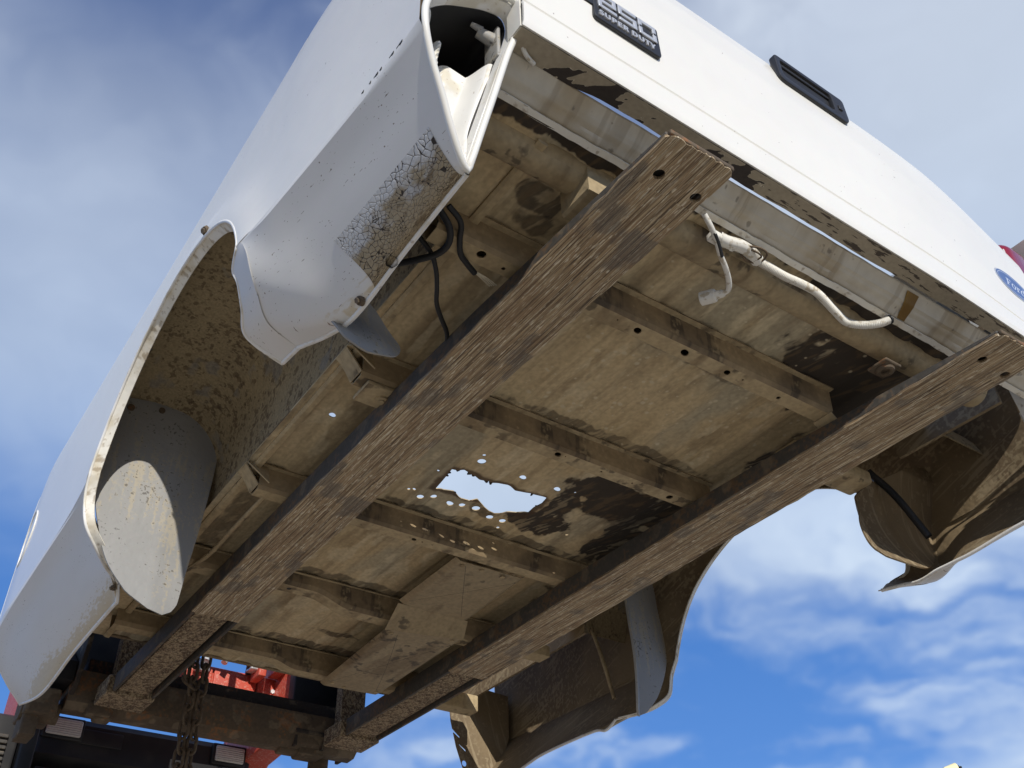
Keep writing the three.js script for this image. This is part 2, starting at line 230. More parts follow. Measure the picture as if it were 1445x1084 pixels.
  const darkSteel = (a, b, rust) => colorTex(768, 768, (x, y) => { const n = fbm(x * 10, y * 10, 5, 4, 10, 10), s = fbm(x * 70, y * 12, 4, 6, 70, 12), g = fbm(x * 120, y * 120, 3, 8, 120, 120); let c = mix3(a, b, n); c = mix3(c, rust, .8 * ss(.55, .7, .6 * n + .4 * g)); c = mix3(c, [.24, .19, .125], .35 * ss(.6, .72, fbm(x * 24, y * 24, 4, 6, 24, 24))); return c.map(q => q * (.8 + .4 * g)); });
  M.channel = std({ map: darkSteel([.050, .047, .043], [.09, .08, .068], [.14, .085, .045]), bumpMap: relief, bumpScale: .003, roughness: .7, metalness: .2 });
  M.fork = std({ map: colorTex(768, 1024, (x, y) => { const a = fbm(x * 90, y * 60, 4, 3, 90, 60), b = fbm(x * 24, y * 20, 5, 6, 24, 20); let c = mix3([.13, .085, .05], [.30, .225, .135], ss(.4, .6, b)); c = mix3(c, [.44, .36, .24], .6 * ss(.5, .68, a)); return mix3(c, [.07, .048, .03], .65 * ss(.5, .68, 1 - a)); }, 3, 3), bumpMap: grayTex(512, 512, (x, y) => fbm(x * 90, y * 60, 4, 3, 90, 60), 3, 3), bumpScale: .006, roughness: .9 });
  M.rust = std({ map: darkSteel([.062, .046, .032], [.145, .105, .064], [.20, .085, .032]), bumpMap: relief, bumpScale: .006, roughness: .9 });
  M.rustDark = std({ map: darkSteel([.022, .018, .016], [.05, .037, .026], [.16, .062, .022]), bumpMap: relief, bumpScale: .006, roughness: .85 });
  M.chain = std({ map: darkSteel([.085, .06, .04], [.18, .125, .075], [.22, .11, .05]), bumpMap: relief, bumpScale: .004, roughness: .8, metalness: .3 });
  M.black = std({ map: colorTex(256, 256, (x, y) => mix3([.011, .011, .012], [.026, .024, .022], ss(.4, .75, fbm(x * 10, y * 10, 5, 4, 10, 10)))), roughness: .55 });
  M.rubber = std({ color: new THREE.Color().setRGB(.014, .014, .014), roughness: .6 });
  M.plastic = std({ color: new THREE.Color().setRGB(.022, .022, .024), roughness: .42 });
  M.red = std({ map: colorTex(512, 512, (x, y) => { const n = fbm(x * 9, y * 9, 5, 4, 9, 9), s = fbm(x * 90, y * 90, 3, 6, 90, 90); return mix3(mix3([.58, .075, .04], [.46, .085, .055], n), [.62, .36, .28], .5 * ss(.6, .72, s)); }, 2, 2), roughness: .55 });
  // grey plastic splash shields with mud streaks
  M.shield = std({ map: colorTex(1024, 1024, (x, y) => { const b = fbm(x * 5, y * 5, 5, 6, 5, 5), st = fbm(x * 60, y * 8, 4, 8, 60, 8), sp = fbm(x * 110, y * 110, 3, 9, 110, 110), br = fbm(x * 4, y * 3, 4, 19, 4, 3); let c = mix3([.235, .235, .23], [.31, .305, .29], b); c = mix3(c, [.37, .325, .24], .7 * ss(.52, .64, .45 * st + .3 * sp + .25 * br) * ss(.40, .56, br)); return mix3(c, [.05, .045, .04], .7 * ss(.63, .7, .6 * sp + .4 * b)); }, 1.7, 1.7), bumpMap: relief, bumpScale: .002, roughness: .6 });
  // flaking coat under the tailgate: tan primer, black underneath where it came off; u in -.77..+.77 along x
  M.tgUnder = std({ map: colorTex(2048, 128, (x, y) => {
    const u = -.77 + x * 1.54, v = y * .05, n = fbm(u * 9, v * 14 + 4, 5, 4), f = fbm(u * 48 + v * 24, v * 55, 4, 9), g = fbm(u * 150, v * 150, 3, 13);
    let c = mix3([.37, .32, .235], [.30, .255, .18], n).map(q => q * (.85 + .3 * g));
    const st = fbm(u * 30 + v * 22, v * 14 + 2, 4, 19), zone = ss(-.70, -.645, u + .06 * (y - .5)) * (1 - ss(-.32, -.16, u)), off = .36 * zone * (.50 + .80 * y) + (st - .53) * 1.9 * zone + (n - .5) * .5 + (f - .5) * .35 - .06;
    if (off > .20) c = [.034, .026, .021].map(q => q * (.8 + .5 * g)); else if (off > .185) c = [.55, .49, .37];
    if (u > -.2 && fbm(u * 26 + v * 90, v * 120 - u * 20, 4, 33) > .665) c = [.07, .055, .04]; return c;
  }), roughness: .75 });
  // crackled film: cells of dried coat with dark gaps (film is .29 x .17 m)
  {
    const r = rng(99), pts = []; for (let i = 0; i < 500; i++) pts.push([r(), r()]);
    const gx = 20, gy = 14, cells = Array.from({ length: gx * gy }, () => []); pts.forEach(p => cells[Math.min(gy - 1, p[1] * gy | 0) * gx + Math.min(gx - 1, p[0] * gx | 0)].push(p));
    const crack = (x, y) => { x += .012 * (fbm(x * 30, y * 20, 3, 5) - .5); y += .02 * (fbm(x * 30 + 9, y * 20 + 9, 3, 6) - .5); let a = 9, b = 9; const cx = x * gx | 0, cy = y * gy | 0; for (let j = cy - 2; j <= cy + 2; j++) for (let i = cx - 2; i <= cx + 2; i++) if (i >= 0 && j >= 0 && i < gx && j < gy) for (const p of cells[j * gx + i]) { const q = Math.hypot((p[0] - x) * 1.7, p[1] - y); if (q < a) { b = a; a = q; } else if (q < b) b = q; } return b - a; };
    M.film = std({ map: colorTex(768, 512, (x, y) => { const e = crack(x, y), n = fbm(x * 7, y * 5, 5, 3), s = fbm(x * 90, y * 60, 3, 8), wide = mix(.0022, .0050, ss(.35, .65, fbm(x * 5, y * 4, 3, 77))); const edge = ss(.62, .92, y + .55 * (n - .5) + .25 * (fbm(x * 22, y * 14, 3, 91) - .5)); let c = mix3(mix3([.29, .225, .135], [.40, .335, .225], n), [.16, .115, .065], .85 * ss(.52, .66, .5 * n + .5 * fbm(x * 16, y * 12, 4, 55))); c = mix3(c, [.56, .56, .55], edge); return mix3([.035, .026, .018], c.map(q => q * (.8 + .4 * s)), ss(wide * .6, wide * 1.4, e)); }), bumpMap: grayTex(768, 512, (x, y) => ss(.0, .02, crack(x, y))), bumpScale: .0006, roughness: .85 });
  }
  M.amber = std({ map: colorTex(128, 128, (x, y) => mix3([.34, .20, .03], [.16, .085, .012], ss(.4, .6, fbm(x * 6, y * 6, 4, 3)))), roughness: .5 });
  M.whitePlastic = std({ map: colorTex(256, 256, (x, y) => mix3([.70, .68, .61], [.46, .40, .30], ss(.56, .76, fbm(x * 20, y * 20, 4, 6, 20, 20))), 6, 6), roughness: .6 });
  M.chrome = std({ color: new THREE.Color().setRGB(.66, .67, .68), metalness: .55, roughness: .35 });
  M.copper = std({ color: new THREE.Color().setRGB(.62, .56, .42), metalness: .3, roughness: .5 });
  M.lens = new THREE.MeshPhysicalMaterial({ map: colorTex(128, 128, (x, y) => { const q = .5 + .5 * fbm(x * 6, y * 6, 3, 4, 6, 6); return [.45 + .2 * q, .43 + .19 * q, .40 + .17 * q]; }, 30, 30), roughness: .25, clearcoat: 1, bumpMap: grayTex(128, 128, (x, y) => .5 + .5 * Math.sin(y * 2 * Math.PI * 4), 30, 30), bumpScale: .002 });
  M.redLens = new THREE.MeshPhysicalMaterial({ color: new THREE.Color().setRGB(.24, .010, .016), roughness: .2, clearcoat: 1 });
  M.glass = new THREE.MeshPhysicalMaterial({ color: new THREE.Color().setRGB(.75, .82, .8), roughness: .05, transmission: 1, thickness: 0 });
  M.ground = std({ map: colorTex(1024, 1024, (x, y) => { const n = fbm(x * 6, y * 6, 5, 4, 6, 6), g = vn(x * 300, y * 300, 6, 300, 300), s = fbm(x * 40, y * 40, 4, 8, 40, 40); return mix3([.47, .41, .32], [.375, .322, .245], n).map(q => q * (.75 + .3 * g + .2 * s)); }, .25, .25), roughness: 1 });
  M.tyre = M.rubber;
}

// ---------------------------------------------------------------- ground
{
  const g = new THREE.CircleGeometry(1500, 96).rotateX(-Math.PI / 2).translate(0, GROUND, 0);
  const m = new THREE.Mesh(boxUV(flat(g)), M.ground); m.name = 'ground'; m.userData.kind = 'structure'; m.receiveShadow = true; scene.add(m);
}

// ================================================================ THE PICKUP BED
const bed = thing('pickup_bed', 'white pickup truck bed seen from below, dusty underside, carried on two brown fork beams', 'truck bed', [0, 1.2, -.36]);
const UC = -.03;                                                         // centre line of the bed
// side panel above the moulding line: half width by height, tapering to the rear, flared round the wheel opening
const PROF = [[-.345, .78], [-.25, .785], [-.078, .905], [-.070, .908], [-.064, .920], [0, .920], [.15, .919], [.35, .916], [.44, .912], [.48, .905], [.505, .89], [.52, .865]];
const AC = [.965, -.24], AR = .465;                                      // wheel opening
function halfWidth(v, w) {
  const r = Math.hypot(v - AC[0], w - AC[1]) / AR;
  return lerpTable(PROF, w, 1) - .022 * (1 - ss(-.05, .45, v)) + .018 * Math.exp(-(((r - 1) / .15) ** 2)) - .02 * ss(2.25, 2.6, v);
}
const FRONT = 2.52, TOP = .52, REAR = -.02, WC = -.064;
const archA = Math.asin((WC - AC[1]) / AR), archPt = a => [AC[0] - AR * Math.cos(a), AC[1] + AR * Math.sin(a)];
// below the moulding line the panel tucks in: cross sections [u, v, w] from the moulding to the lower lip
const REARLOW = [
  [[-0.922, -0.02, -0.078], [-0.8998, -0.00197, -0.1083], [-0.8676, 0.01769, -0.1529], [-0.8372, 0.03732, -0.1933], [-0.8118, 0.0529, -0.219], [-0.7984, 0.06133, -0.2235]],
  [[-0.938, 0.2, -0.078], [-0.9099, 0.2052, -0.1113], [-0.8757, 0.2097, -0.158], [-0.8433, 0.219, -0.1984], [-0.8128, 0.2232, -0.2271], [-0.7984, 0.2272, -0.2307]],
  [[-0.951, 0.36, -0.078], [-0.9219, 0.3611, -0.1133], [-0.8858, 0.3613, -0.16], [-0.8504, 0.3713, -0.2035], [-0.8158, 0.3812, -0.2373], [-0.7984, 0.3859, -0.245]],
  [[-0.958, 0.44, -0.077], [-0.932, 0.4415, -0.1133], [-0.9009, 0.4421, -0.158], [-0.8687, 0.4525, -0.1984], [-0.8332, 0.473, -0.2241], [-0.8005, 0.4832, -0.2204]],
  [[-0.965, 0.512, -0.066], [-0.9551, 0.5069, -0.09317], [-0.9373, 0.5149, -0.1277], [-0.9154, 0.5317, -0.1527], [-0.878, 0.5678, -0.1731], [-0.8148, 0.5856, -0.1856]],
  [[-0.966, 0.52, -0.0655], [-0.9561, 0.5129, -0.09317], [-0.9383, 0.5209, -0.1277], [-0.9164, 0.5378, -0.1527], [-0.8791, 0.5739, -0.1731], [-0.8148, 0.5907, -0.1846]],
  [[-0.968, 0.537, -0.064], [-0.9551, 0.5793, -0.07808], [-0.9414, 0.5805, -0.1024], [-0.9194, 0.6048, -0.1324], [-0.8872, 0.6565, -0.1455], [-0.8148, 0.6563, -0.1733]]];
const FRONTLOW = [
  [[-0.968, 1.393, -0.064], [-0.9611, 1.42, -0.1133], [-0.9444, 1.424, -0.1782], [-0.9093, 1.447, -0.2136], [-0.8719, 1.49, -0.2312], [-0.8189, 1.553, -0.2409]],
  [[-0.963, 1.43, -0.072], [-0.944, 1.452, -0.1133], [-0.9181, 1.458, -0.1681], [-0.8819, 1.478, -0.2116], [-0.8464, 1.518, -0.2353], [-0.8036, 1.589, -0.2675]],
  [[-0.952, 1.54, -0.078], [-0.9229, 1.543, -0.1133], [-0.8898, 1.549, -0.16], [-0.8535, 1.564, -0.2096], [-0.8189, 1.605, -0.2434], [-0.7984, 1.656, -0.2563]],
  [[-0.95, 1.9, -0.078], [-0.9199, 1.915, -0.1113], [-0.8858, 1.928, -0.158], [-0.8484, 1.94, -0.2055], [-0.8158, 1.951, -0.2414], [-0.7984, 1.963, -0.2552]],
  [[-0.948, 2.2, -0.078], [-0.9179, 2.216, -0.1133], [-0.8838, 2.231, -0.163], [-0.8463, 2.244, -0.2136], [-0.8128, 2.257, -0.2567], [-0.7984, 2.27, -0.2716]],
  [[-0.938, 2.52, -0.078], [-0.9099, 2.538, -0.1083], [-0.8797, 2.554, -0.1378], [-0.8484, 2.569, -0.1679], [-0.8158, 2.584, -0.1935], [-0.7984, 2.598, -0.2051]]];
const cr = (p, t) => { const n = p.length - 1, x = cl(t) * n, i = Math.min(n - 1, Math.floor(x)), f = x - i, g = k => p[Math.max(0, Math.min(n, k))], a = g(i - 1), b = g(i), c = g(i + 1), d = g(i + 2); return b.map((_, k) => .5 * (2 * b[k] + (c[k] - a[k]) * f + (2 * a[k] - 5 * b[k] + 4 * c[k] - d[k]) * f * f + (3 * b[k] - a[k] - 3 * c[k] + d[k]) * f * f * f)); };
const loft = S => (s, t) => cr(S.map(q => cr(q, t)), s);
const rearLow = loft(REARLOW), frontLow = loft(FRONTLOW);
const upP = (v, w, off = 0) => [UC - halfWidth(v, w) + off, v, w];
function sheetOpen(fn, n, m) { // single open surface
  const pos = [], idx = [], uv = [], id = (i, j) => i * (m + 1) + j;
  for (let i = 0; i <= n; i++) for (let j = 0; j <= m; j++) { const p = B(...fn(i / n, j / m)); pos.push(p.x, p.y, p.z); }
  for (let i = 0; i < n; i++) for (let j = 0; j < m; j++) { const a = id(i, j), b = id(i + 1, j), c = id(i + 1, j + 1), d = id(i, j + 1); idx.push(a, b, c, a, c, d); }
  const g = new THREE.BufferGeometry(); g.setAttribute('position', new THREE.Float32BufferAttribute(pos, 3)); g.setIndex(idx); return g;
}
function upperPatches(off) {
  const VA = .42, VB = 1.52, q = (v, w) => upP(v, w, off), res = [];
  res.push(sheetOpen((s, t) => q(mix(REAR, VA, s), mix(TOP, WC, t ** .8)), 26, 44), sheetOpen((s, t) => q(mix(VB, FRONT, s), mix(TOP, WC, t ** .8)), 36, 44));
  const outer = a => { const dv = -Math.cos(a), dw = Math.sin(a); let k = 9; if (dv < 0) k = Math.min(k, (VA - AC[0]) / dv); if (dv > 0) k = Math.min(k, (VB - AC[0]) / dv); if (dw > 0) k = Math.min(k, (TOP - AC[1]) / dw); return [AC[0] + dv * k, AC[1] + dw * k]; };
  res.push(sheetOpen((s, t) => { const a = mix(archA, Math.PI - archA, s), p = archPt(a), o = outer(a), tt = t ** 1.2; return q(mix(p[0], o[0], tt), mix(p[1], o[1], tt)); }, 110, 44));
  const corner = (a, V) => { const p = archPt(a), o = outer(a); return sheetOpen((s, t) => { const v = mix(p[0], V, s), hi = mix(p[1], o[1], s); return q(v, mix(hi, WC, t)); }, 14, 8); };
  res.push(corner(archA, VA), corner(Math.PI - archA, VB));
  return res;
}
const uvFrom = (g, f) => { g = flat(g.index ? g.toNonIndexed() : g); return g; };
const lowGeo = (L, off, n, m) => sheetOpen((s, t) => { const p = L(s, t); return [p[0] + off, p[1], p[2] + off * .5]; }, n, m);
// little step of the moulding between the upper and the lower part
const step = (L, v0, v1, n) => sheetOpen((s, t) => { const v = mix(v0, v1, s), a = upP(v, WC), b = L(s, 0); return [mix(a[0], b[0], t), mix(a[1], b[1], t), mix(a[2], b[2], t)]; }, n, 1);
const mirror = g => { const q = flat(g.clone()); q.scale(-1, 1, 1); q.translate(2 * UC + .05, 0, 0); const p = q.attributes; for (let i = 0; i < p.position.count; i++) { let v = -p.position.getZ(i); const w = p.position.getY(i), t = ss(-.10, -.17, w) * ss(.38, .58, v) * (1 - ss(.75, .95, v)); p.position.setY(i, w - .052 * t + .05 * Math.exp(-(((v - 1.08) / .40) ** 2)) * ss(-.12, .1, w) * (1 - ss(.33, .50, w))); v -= .04 * t; p.position.setZ(i, -v - .12 * ss(.9, 1.42, v) * (1 - ss(1.75, 2.3, v))); } for (const k of Object.keys(p)) { const a = p[k], n = a.itemSize; for (let i = 0; i < a.count; i += 3) for (let c = 0; c < n; c++) { const x = a.array[(i + 1) * n + c]; a.array[(i + 1) * n + c] = a.array[(i + 2) * n + c]; a.array[(i + 2) * n + c] = x; } } return q; };   // the right side stands a little further forward at the front wheel edge
{
  const join = gs => fin(mergeVertices(mergeGeometries(gs.map(g => { const q = g.clone(); q.deleteAttribute('normal'); q.deleteAttribute('uv'); return q; })), 2e-4), .45);
  const outerUp = join(upperPatches(0)), outerLow = join([lowGeo(rearLow, 0, 60, 30), lowGeo(frontLow, 0, 90, 30), step(rearLow, REAR, archPt(archA)[0], 60), step(frontLow, archPt(Math.PI - archA)[0], FRONT, 90)]);
  { const p = outerLow.attributes.position, q = outerLow.attributes.uv; for (let i = 0; i < p.count; i++) q.setXY(i, cl((-.064 - p.getY(i)) / .225, .002, .998), -p.getZ(i)); }   // uv: depth below the moulding, metres along
  const shiftIn = g => { g.translate(.006, .003, 0); return g; }; const inner = join([...upperPatches(.006), lowGeo(rearLow, .006, 40, 20), lowGeo(frontLow, .006, 60, 20), shiftIn(step(rearLow, REAR, archPt(archA)[0], 60)), shiftIn(step(frontLow, archPt(Math.PI - archA)[0], FRONT, 90))]);
  const innerR = (() => { const q = inner.attributes.position, keep = []; for (let i = 0; i < q.count; i += 3) { const w = (q.getY(i) + q.getY(i + 1) + q.getY(i + 2)) / 3, v = -q.getZ(i); if (!(v < .3 && w > .40)) keep.push(i, i + 1, i + 2); } const o = new THREE.BufferGeometry(); for (const k of ['position', 'normal', 'uv']) { const a = inner.attributes[k]; o.setAttribute(k, new THREE.BufferAttribute(Float32Array.from(keep.flatMap(i => Array.from({ length: a.itemSize }, (_, c) => a.array[i * a.itemSize + c]))), a.itemSize)); } return o; })();
  const line = (f, n) => Array.from({ length: n + 1 }, (_, i) => f(i / n));
  const bead = merge([tube(line(s => { const p = rearLow(s, 1); return [p[0] + .003, p[1], p[2]]; }, 40), .0045, 100, 8), tube(line(s => { const p = frontLow(s, 1); return [p[0] + .003, p[1], p[2]]; }, 50), .0045, 120, 8)]);
  const edges = merge([tube(line(s => { const p = frontLow(1, s); return [p[0] + .003, p[1], p[2]]; }, 30), .004, 50, 8), tube(line(s => upP(FRONT, mix(WC, TOP, s), .003), 30), .004, 40, 8)]);
  // wheel lip: flange folded inwards round the whole opening (rear edge, arch, front edge)
  const rim = [...line(s => rearLow(1, 1 - s), 30), ...line(s => { const a = mix(archA, Math.PI - archA, s), p = archPt(a); return upP(p[0], p[1]); }, 70).slice(1), ...line(s => frontLow(0, s), 30).slice(1)];
  const lipAt = s => cr(rim, s), lip = sheet((s, t) => { const p = lipAt(s), k = ss(0, .12, s) * ss(0, .10, 1 - s); return [p[0] + mix(.001, .021, t) * (.25 + .75 * k), p[1] + (AC[0] - p[1]) * .028 * t, p[2] + (AC[1] - p[2]) * .028 * t * k]; }, 150, 3, .003, .9);
  const lipBead = tube(line(s => { const p = lipAt(s); return [p[0] + .002, p[1], p[2]]; }, 130), .0036, 240, 8);
  for (const side of ['left', 'right']) {
    const f = side === 'left' ? g => g : mirror;
    part('outer_panel', f(outerUp), M.paint, bed, side === 'left' ? 'white side panel with wheel opening' : null);
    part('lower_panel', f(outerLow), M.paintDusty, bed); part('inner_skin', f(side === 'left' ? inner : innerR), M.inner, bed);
    part('lower_hem', f(bead), M.jamb, bed); part('panel_edge', f(edges), M.jamb, bed); part('wheel_lip', f(lip), M.lip, bed); part('lip_bead', f(lipBead), M.jamb, bed);
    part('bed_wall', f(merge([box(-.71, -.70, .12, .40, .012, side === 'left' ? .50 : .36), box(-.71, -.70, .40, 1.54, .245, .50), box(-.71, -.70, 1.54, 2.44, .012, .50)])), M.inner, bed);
    part('top_rail', f(sheet((s, t) => [mix(-.89, -.685, t), mix(side === 'left' ? .0 : .08, 2.51, s), .505 + .018 * Math.sin(Math.PI * t)], 12, 6, .006)), M.paint, bed);
  }
}
// ---- floor: corrugated sheet, closed profile, with torn opening and drilled holes
const ribs = (u) => { const p = .103, x = (((u + .63) % p) + p) % p / p; return .0055 * (ss(.08, .28, x) - ss(.60, .80, x)); };
{
  const top = [], bot = []; for (let u = -.632; u <= .6021; u += .00515) { top.push([u, ribs(u) + .0022]); bot.push([u, ribs(u)]); }
  let g = prismV([...bot, ...top.reverse()], .060, 2.43, 0, [], .4);
  const r = rng(12);
  const hp = [[-.222, 1.024], [-.19, 1.017], [-.165, 1.025], [-.14, 1.028], [-.115, 1.022], [-.09, 1.024], [-.06, 1.017], [-.035, 1.022], [.0, 1.014], [.02, 1.019], [.058, 1.013], [.062, 1.04], [.058, 1.07], [.06, 1.098], [.035, 1.118], [.012, 1.128], [-.015, 1.146], [-.05, 1.140], [-.078, 1.122], [-.088, 1.116], [-.105, 1.126], [-.13, 1.128], [-.16, 1.116], [-.185, 1.124], [-.209, 1.122], [-.214, 1.08]];
  const cutters = [prismW(hp, -.02, .04)];
  const hole = (u, v, rr) => cutters.push(cylAt([u, v, .005], rr, .06, [0, 0, 1], 14));
  for (const [u, v, rr] of [[-.221, 1.177, .008], [-.189, 1.165, .0075], [-.139, 1.166, .008], [-.109, 1.155, .0075], [-.065, 1.157, .0095], [-.015, 1.168, .0085], [.03, 1.174, .008], [-.175, .963, .0095], [-.05, .967, .0075], [.055, .965, .0075], [.10, .948, .003], [-.185, .937, .004], [-.26, 1.168, .0035], [-.25, 1.158, .0035], [.04, 1.21, .004], [-.565, .985, .007], [.22, 1.14, .004], [-.245, 1.05, .003]]) hole(u, v, rr * 1.15);
  g = cut(g, cutters, .4);
  const fl = part('floor_panel', g, M.floor, bed, 'dusty corrugated floor with a torn rectangular opening'), tr = rng(31), flakes = [];
  for (let i = 0; i < hp.length; i++) { const a = hp[i], b = hp[(i + 1) % hp.length], L = Math.hypot(b[0] - a[0], b[1] - a[1]), n = Math.max(1, Math.round(L / .011)); for (let j = 0; j < n; j++) { if (tr() < .72) continue; const k0 = j / n, k1 = (j + .9) / n, P0 = [mix(a[0], b[0], k0), mix(a[1], b[1], k0)], P1 = [mix(a[0], b[0], k1), mix(a[1], b[1], k1)], nx = -(b[1] - a[1]) / L, ny = (b[0] - a[0]) / L, d = .002 + .009 * tr() ** 2, z = ribs((P0[0] + P1[0]) / 2), up = -.004 * tr(); const pk = .25 + .5 * tr();
    flakes.push(sheet((s, t) => { const w = (1 - Math.abs(s - pk) / Math.max(pk, 1 - pk)) * d * t; return [mix(P0[0], P1[0], s) + nx * w - nx * .001 * (1 - t), mix(P0[1], P1[1], s) + ny * w - ny * .001 * (1 - t), z + .0008 + up * t]; }, 4, 2, .0008)); } }
  part('torn_edge', merge(flakes), M.rustDark, fl);
  // flat side pans with the domed wheelhouses standing in them
  const dome = (u, v, ui = -.645) => { const a = 1 - Math.abs((v - .965) / .66) ** 2.6; if (a <= 0) return 0; const k = .285 * a ** (1 / 2.6), e = cl((u + .985) / (.985 + ui)), s = 1 - e ** 7; return k * Math.max(0, s) ** (1 / 2.6); };
  const mkWh = ui => sheet((s, t) => { const v = mix(.31, 1.62, s), u = mix(-.945, ui, t < .5 ? t : .5 + .5 * Math.sin((t - .5) * Math.PI) ** .6); return [u, v, -.004 + dome(u, v, ui)]; }, 90, 60, -.003, .7), wh = mkWh(-.645), whR = mkWh(-.582);
  const pans = merge([box(-.74, -.628, .062, .365, -.006, -.002), box(-.80, -.628, 1.565, 2.43, -.006, -.002), box(-.655, -.628, .36, 1.57, -.006, -.002)]);
  const seam = merge([prismV([[-.640, -.006], [-.640, -.012], [-.634, -.016], [-.622, -.016], [-.622, -.006]], .09, 2.42), prismV([[-.72, -.006], [-.716, -.017], [-.70, -.017], [-.695, -.006]], 1.56, 2.4)]);
  for (const f of [x => x, mirror]) {
    const w = part('wheelhouse', f(cut(f === mirror ? whR : wh, [cylAt([-.93, 1.22, .14], .012, .3, [0, .6, .8], 16)], .7)), M.wheelhouse, bed);
    if (f !== mirror) { part('side_pan', pans, M.floor, bed); part('seam_flange', seam, M.sill, bed); }
  }
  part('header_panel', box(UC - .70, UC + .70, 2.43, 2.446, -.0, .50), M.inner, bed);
}
// ---- cross sills: thin hat sections
const hat = (v0, h, d, wd, t = .003) => { // outer then inner outline, [v, w]
  const o = [[v0 - .012, -.001], [v0 - .012, -.001 - t], [v0 + .001, -.001 - t], [v0 + .004, -h + .008], [v0 + .011, -h], [v0 + wd - .009, -h], [v0 + wd - .002, -h + .008], [v0 + wd, -.001 - t], [v0 + wd + .013, -.001 - t], [v0 + wd + .013, -.001]];
  const i = [[v0 + wd - t, -.001], [v0 + wd - t - .003, -h + .010], [v0 + wd - .012, -h + t], [v0 + .013, -h + t], [v0 + .004 + t, -h + .010], [v0 + .001 + t, -.001]];
  return [...o, ...i];
};
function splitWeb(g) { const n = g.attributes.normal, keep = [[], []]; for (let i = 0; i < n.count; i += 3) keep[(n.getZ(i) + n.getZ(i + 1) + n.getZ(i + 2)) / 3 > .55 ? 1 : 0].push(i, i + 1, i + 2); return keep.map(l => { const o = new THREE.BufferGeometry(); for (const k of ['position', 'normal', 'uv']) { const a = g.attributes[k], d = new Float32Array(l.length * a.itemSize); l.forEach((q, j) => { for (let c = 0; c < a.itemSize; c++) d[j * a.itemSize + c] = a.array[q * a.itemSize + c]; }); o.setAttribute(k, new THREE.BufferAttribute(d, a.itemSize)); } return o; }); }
function sillPart(g, label) { const [rest, shaded_web] = splitWeb(g), p = part('cross_sill', rest, M.sill, bed, label); part('shaded_web', shaded_web, M.shaded_web, p); return p; }  // rear-facing faces take the material with shade in its colour
function sill(v0, u0, u1, h, wd, holes, label) {
  let g = prismU(hat(v0, h, 0, wd), u0, u1, 0, [], .35);
  if (holes.length) g = cut(g, holes.map(([u, f, r, e = 1]) => { const c = new THREE.CylinderGeometry(r, r, .012, 16); c.scale(e, 1, 1).rotateY(.5); const p = B(u, v0 + wd * f, -h); c.translate(p.x, p.y, p.z); return fin(c); }), .35);
  return sillPart(g, label);
}
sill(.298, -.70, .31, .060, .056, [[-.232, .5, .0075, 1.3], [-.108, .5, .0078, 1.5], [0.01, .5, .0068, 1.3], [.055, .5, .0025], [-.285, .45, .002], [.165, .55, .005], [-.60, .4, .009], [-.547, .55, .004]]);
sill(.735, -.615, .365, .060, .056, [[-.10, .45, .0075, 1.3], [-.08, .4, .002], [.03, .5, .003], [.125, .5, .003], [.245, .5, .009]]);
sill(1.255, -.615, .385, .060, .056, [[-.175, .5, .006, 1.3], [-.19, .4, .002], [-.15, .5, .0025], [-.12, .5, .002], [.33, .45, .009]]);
// sills with a dropped middle: profile swept along u
function sweptSill(v0, wd, u0, u1, drop, label) {
  const g = sheet((s, t) => { const u = mix(u0, u1, s), h = drop(u), q = t < .1 ? [v0 - .012, -.002] : 0; const pr = [[v0 - .013, -.002], [v0, -.003], [v0 + .003, -h + .009], [v0 + .010, -h], [v0 + wd - .008, -h], [v0 + wd - .002, -h + .009], [v0 + wd, -.003], [v0 + wd + .012, -.002]]; const k = Math.min(6, Math.floor(t * 7)), f = t * 7 - k; return [u, mix(pr[k][0], pr[k + 1][0], f), mix(pr[k][1], pr[k + 1][1], f)]; }, 70, 14, .0028, .35);
  return sillPart(g, label);
}
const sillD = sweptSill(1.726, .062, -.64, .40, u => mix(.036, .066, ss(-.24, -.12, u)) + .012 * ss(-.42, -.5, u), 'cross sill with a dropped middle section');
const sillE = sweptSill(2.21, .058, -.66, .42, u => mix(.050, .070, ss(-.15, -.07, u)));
for (const [v0, h, us] of [[1.757, .066, [[-.055, .007], [-.095, .004], [-.31, .007, .0365]]], [2.24, .07, [[-.03, .007]]], [2.24, .05, [[-.50, .007], [-.525, .0045], [-.40, .004]]]]) for (const [u, r, hh] of us) part('rivet', cylAt([u, v0, -(hh ?? h) - .0005], r, .004, [0, 0, 1], 14), M.rubber, bed);
// sill ends: flared tabs on the left, folded feet on the right
for (const v of [.735, 1.255]) {
  part('sill_end', merge([sheet((s, t) => [mix(-.618, -.655, s) , v + .002 + .05 * t, -.004 - mix(.050, .004, s) * (1 - .5 * t * s)], 6, 4, .003), sheet((s, t) => [mix(-.60, -.655, t), v - .002 - .018 * s, -.005 - .052 * s * (1 - .7 * t)], 5, 6, .003)]), M.sill, bed);
}
part('sill_foot', fin(merge([sheet((s, t) => [mix(.30, .345, s), .30 + .05 * t, -.060 - .018 * Math.sin(s * 2.2)], 8, 3, .003), box(.335, .39, .30, .35, -.082, -.076)])), M.sill, bed);
for (const [u, v] of [[-.547, .78], [-.47, .33]]) part('mounting_pad', merge([box(u - .05, u + .05, v - .035, v + .035, -.072, -.061, .004), cylAt([u, v, -.074], .014, .006, [0, 0, 1], 18), cylAt([u, v, -.078], .007, .004, [0, 0, 1], 6)]), M.sill, bed);
